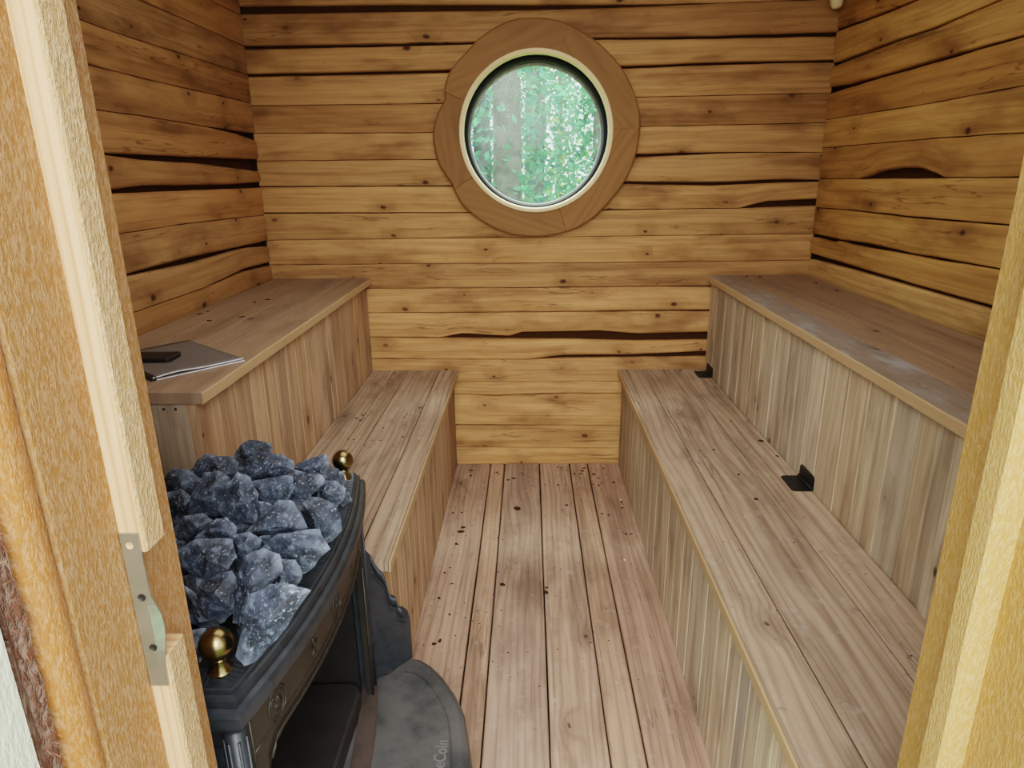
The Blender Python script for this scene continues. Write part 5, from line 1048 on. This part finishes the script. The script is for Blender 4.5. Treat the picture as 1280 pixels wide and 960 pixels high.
tree(0.13, 9.55, 0.075, 8, 'bark', 'leaf', 3600, 0.6, (0.2, 4.5), 'slender dark trunk near the middle of the window', 0.1)
tree(0.74, 7.4, 0.085, 8, 'bark_pale', 'leaf', 2600, 0.45, (0.0, 4.0), 'slim pale trunk near the window rim with leafy twigs')
tree(0.43, 10.95, 0.045, 7, 'bark', 'leaf_lime', 3000, 0.6, (-0.2, 4.5), 'thin sapling trunk amid light green leaves', 0.15)
tree(-1.10, 11.65, 0.10, 8, 'bark', 'leaf_teal', 990, 0.5, (0.2, 4.5), 'far bluish trunk against the bright gaps')
tree(0.05, 13.0, 0.12, 9, 'bark', 'leaf_teal', 6500, 1.4, (0.0, 5.0), 'distant tree filling the middle with leaves')
for x, y, lab in ((-0.36, 10.25, 'bright green bush at the foot of the thick pale trunk'), (0.55, 8.88, 'bright green bush under the thin sapling')):
    mb = MB()
    for _ in range(900):
        c = Vector((x + random.gauss(0, .45), y + random.uniform(-.25, .25), -0.25 + abs(random.gauss(0, .75)))); a = Vector((random.gauss(0, 1), random.gauss(0, 1), random.gauss(0, 1))).normalized(); b = a.orthogonal().normalized(); l = random.uniform(.04, .075)
        s = mb.add([c - a * l, c + b * l * .5, c + a * l, c - b * l * .5]); mb.face([s, s + 1, s + 2, s + 3], [(0, 0, 0)] * 4)
    tag(mb.build('bush', M['leaf_lime'], None, (x, y, -0.25)), lab, 'bush')

# ------------------------------------------------------------------ light
w = bpy.data.worlds.new('overcast_sky'); bpy.context.scene.world = w; w.use_nodes = True
bg = w.node_tree.nodes['Background']; bg.inputs[0].default_value = (0.90, 0.97, 1.0, 1); bg.inputs[1].default_value = SKY
def area(name, loc, target, sx, sy, power, col=(1, 1, 1)):
    l = bpy.data.lights.new(name, 'AREA'); l.shape = 'RECTANGLE'; l.size = sx; l.size_y = sy; l.energy = power; l.color = col
    o = bpy.data.objects.new(name, l); o.location = loc; C.objects.link(o)
    o.rotation_euler = (Vector(target) - Vector(loc)).to_track_quat('-Z', 'Y').to_euler()
    return o
area('door_daylight', (0.1, -1.5, 2.3), (0.0, 1.6, 0.4), 2.4, 1.8, DOOR_W, (1.0, 0.98, 0.95))
area('canopy_fill', (0.0, 6.0, 9.0), (0.0, 9.5, 1.2), 7.0, 4.0, TREE_W, (1.0, 0.99, 0.92))  # added lamp above the trees to brighten the leaves
area('room_fill', (0.03, 1.55, 2.10), (0.03, 1.6, 0.0), 1.2, 1.3, FILL_W, (1.0, 0.93, 0.84))  # added fill lamp under the ceiling, stands in for bounced light

# ------------------------------------------------------------------ camera
f, pit, yaw, roll, h = 838.586, 0.307026, -0.0269902, -0.0120984, 1.29395
cp, sp_ = math.cos(pit), math.sin(pit); cy, sy = math.cos(yaw), math.sin(yaw)
Z = Matrix(((cy, sy, 0), (-sy, cy, 0), (0, 0, 1)))
r, fw, u = Z @ Vector((1, 0, 0)), Z @ Vector((0, cp, -sp_)), Z @ Vector((0, sp_, cp))
cr, sr = math.cos(roll), math.sin(roll)
r, u = r * cr + u * sr, -r * sr + u * cr
cam = bpy.data.cameras.new('camera'); co = bpy.data.objects.new('camera', cam); C.objects.link(co)
cam.sensor_width = 36.0; cam.sensor_fit = 'HORIZONTAL'; cam.lens = f / 1280 * 36.0; cam.clip_start = 0.02; cam.clip_end = 200
mw = Matrix.Identity(4)
for i in range(3): mw[i][0], mw[i][1], mw[i][2] = r[i], u[i], -fw[i]
mw[2][3] = h; co.matrix_world = mw
sc = bpy.context.scene; sc.camera = co
sc.view_settings.view_transform = 'Filmic'; sc.view_settings.look = 'Medium High Contrast'; sc.view_settings.exposure = EXPO
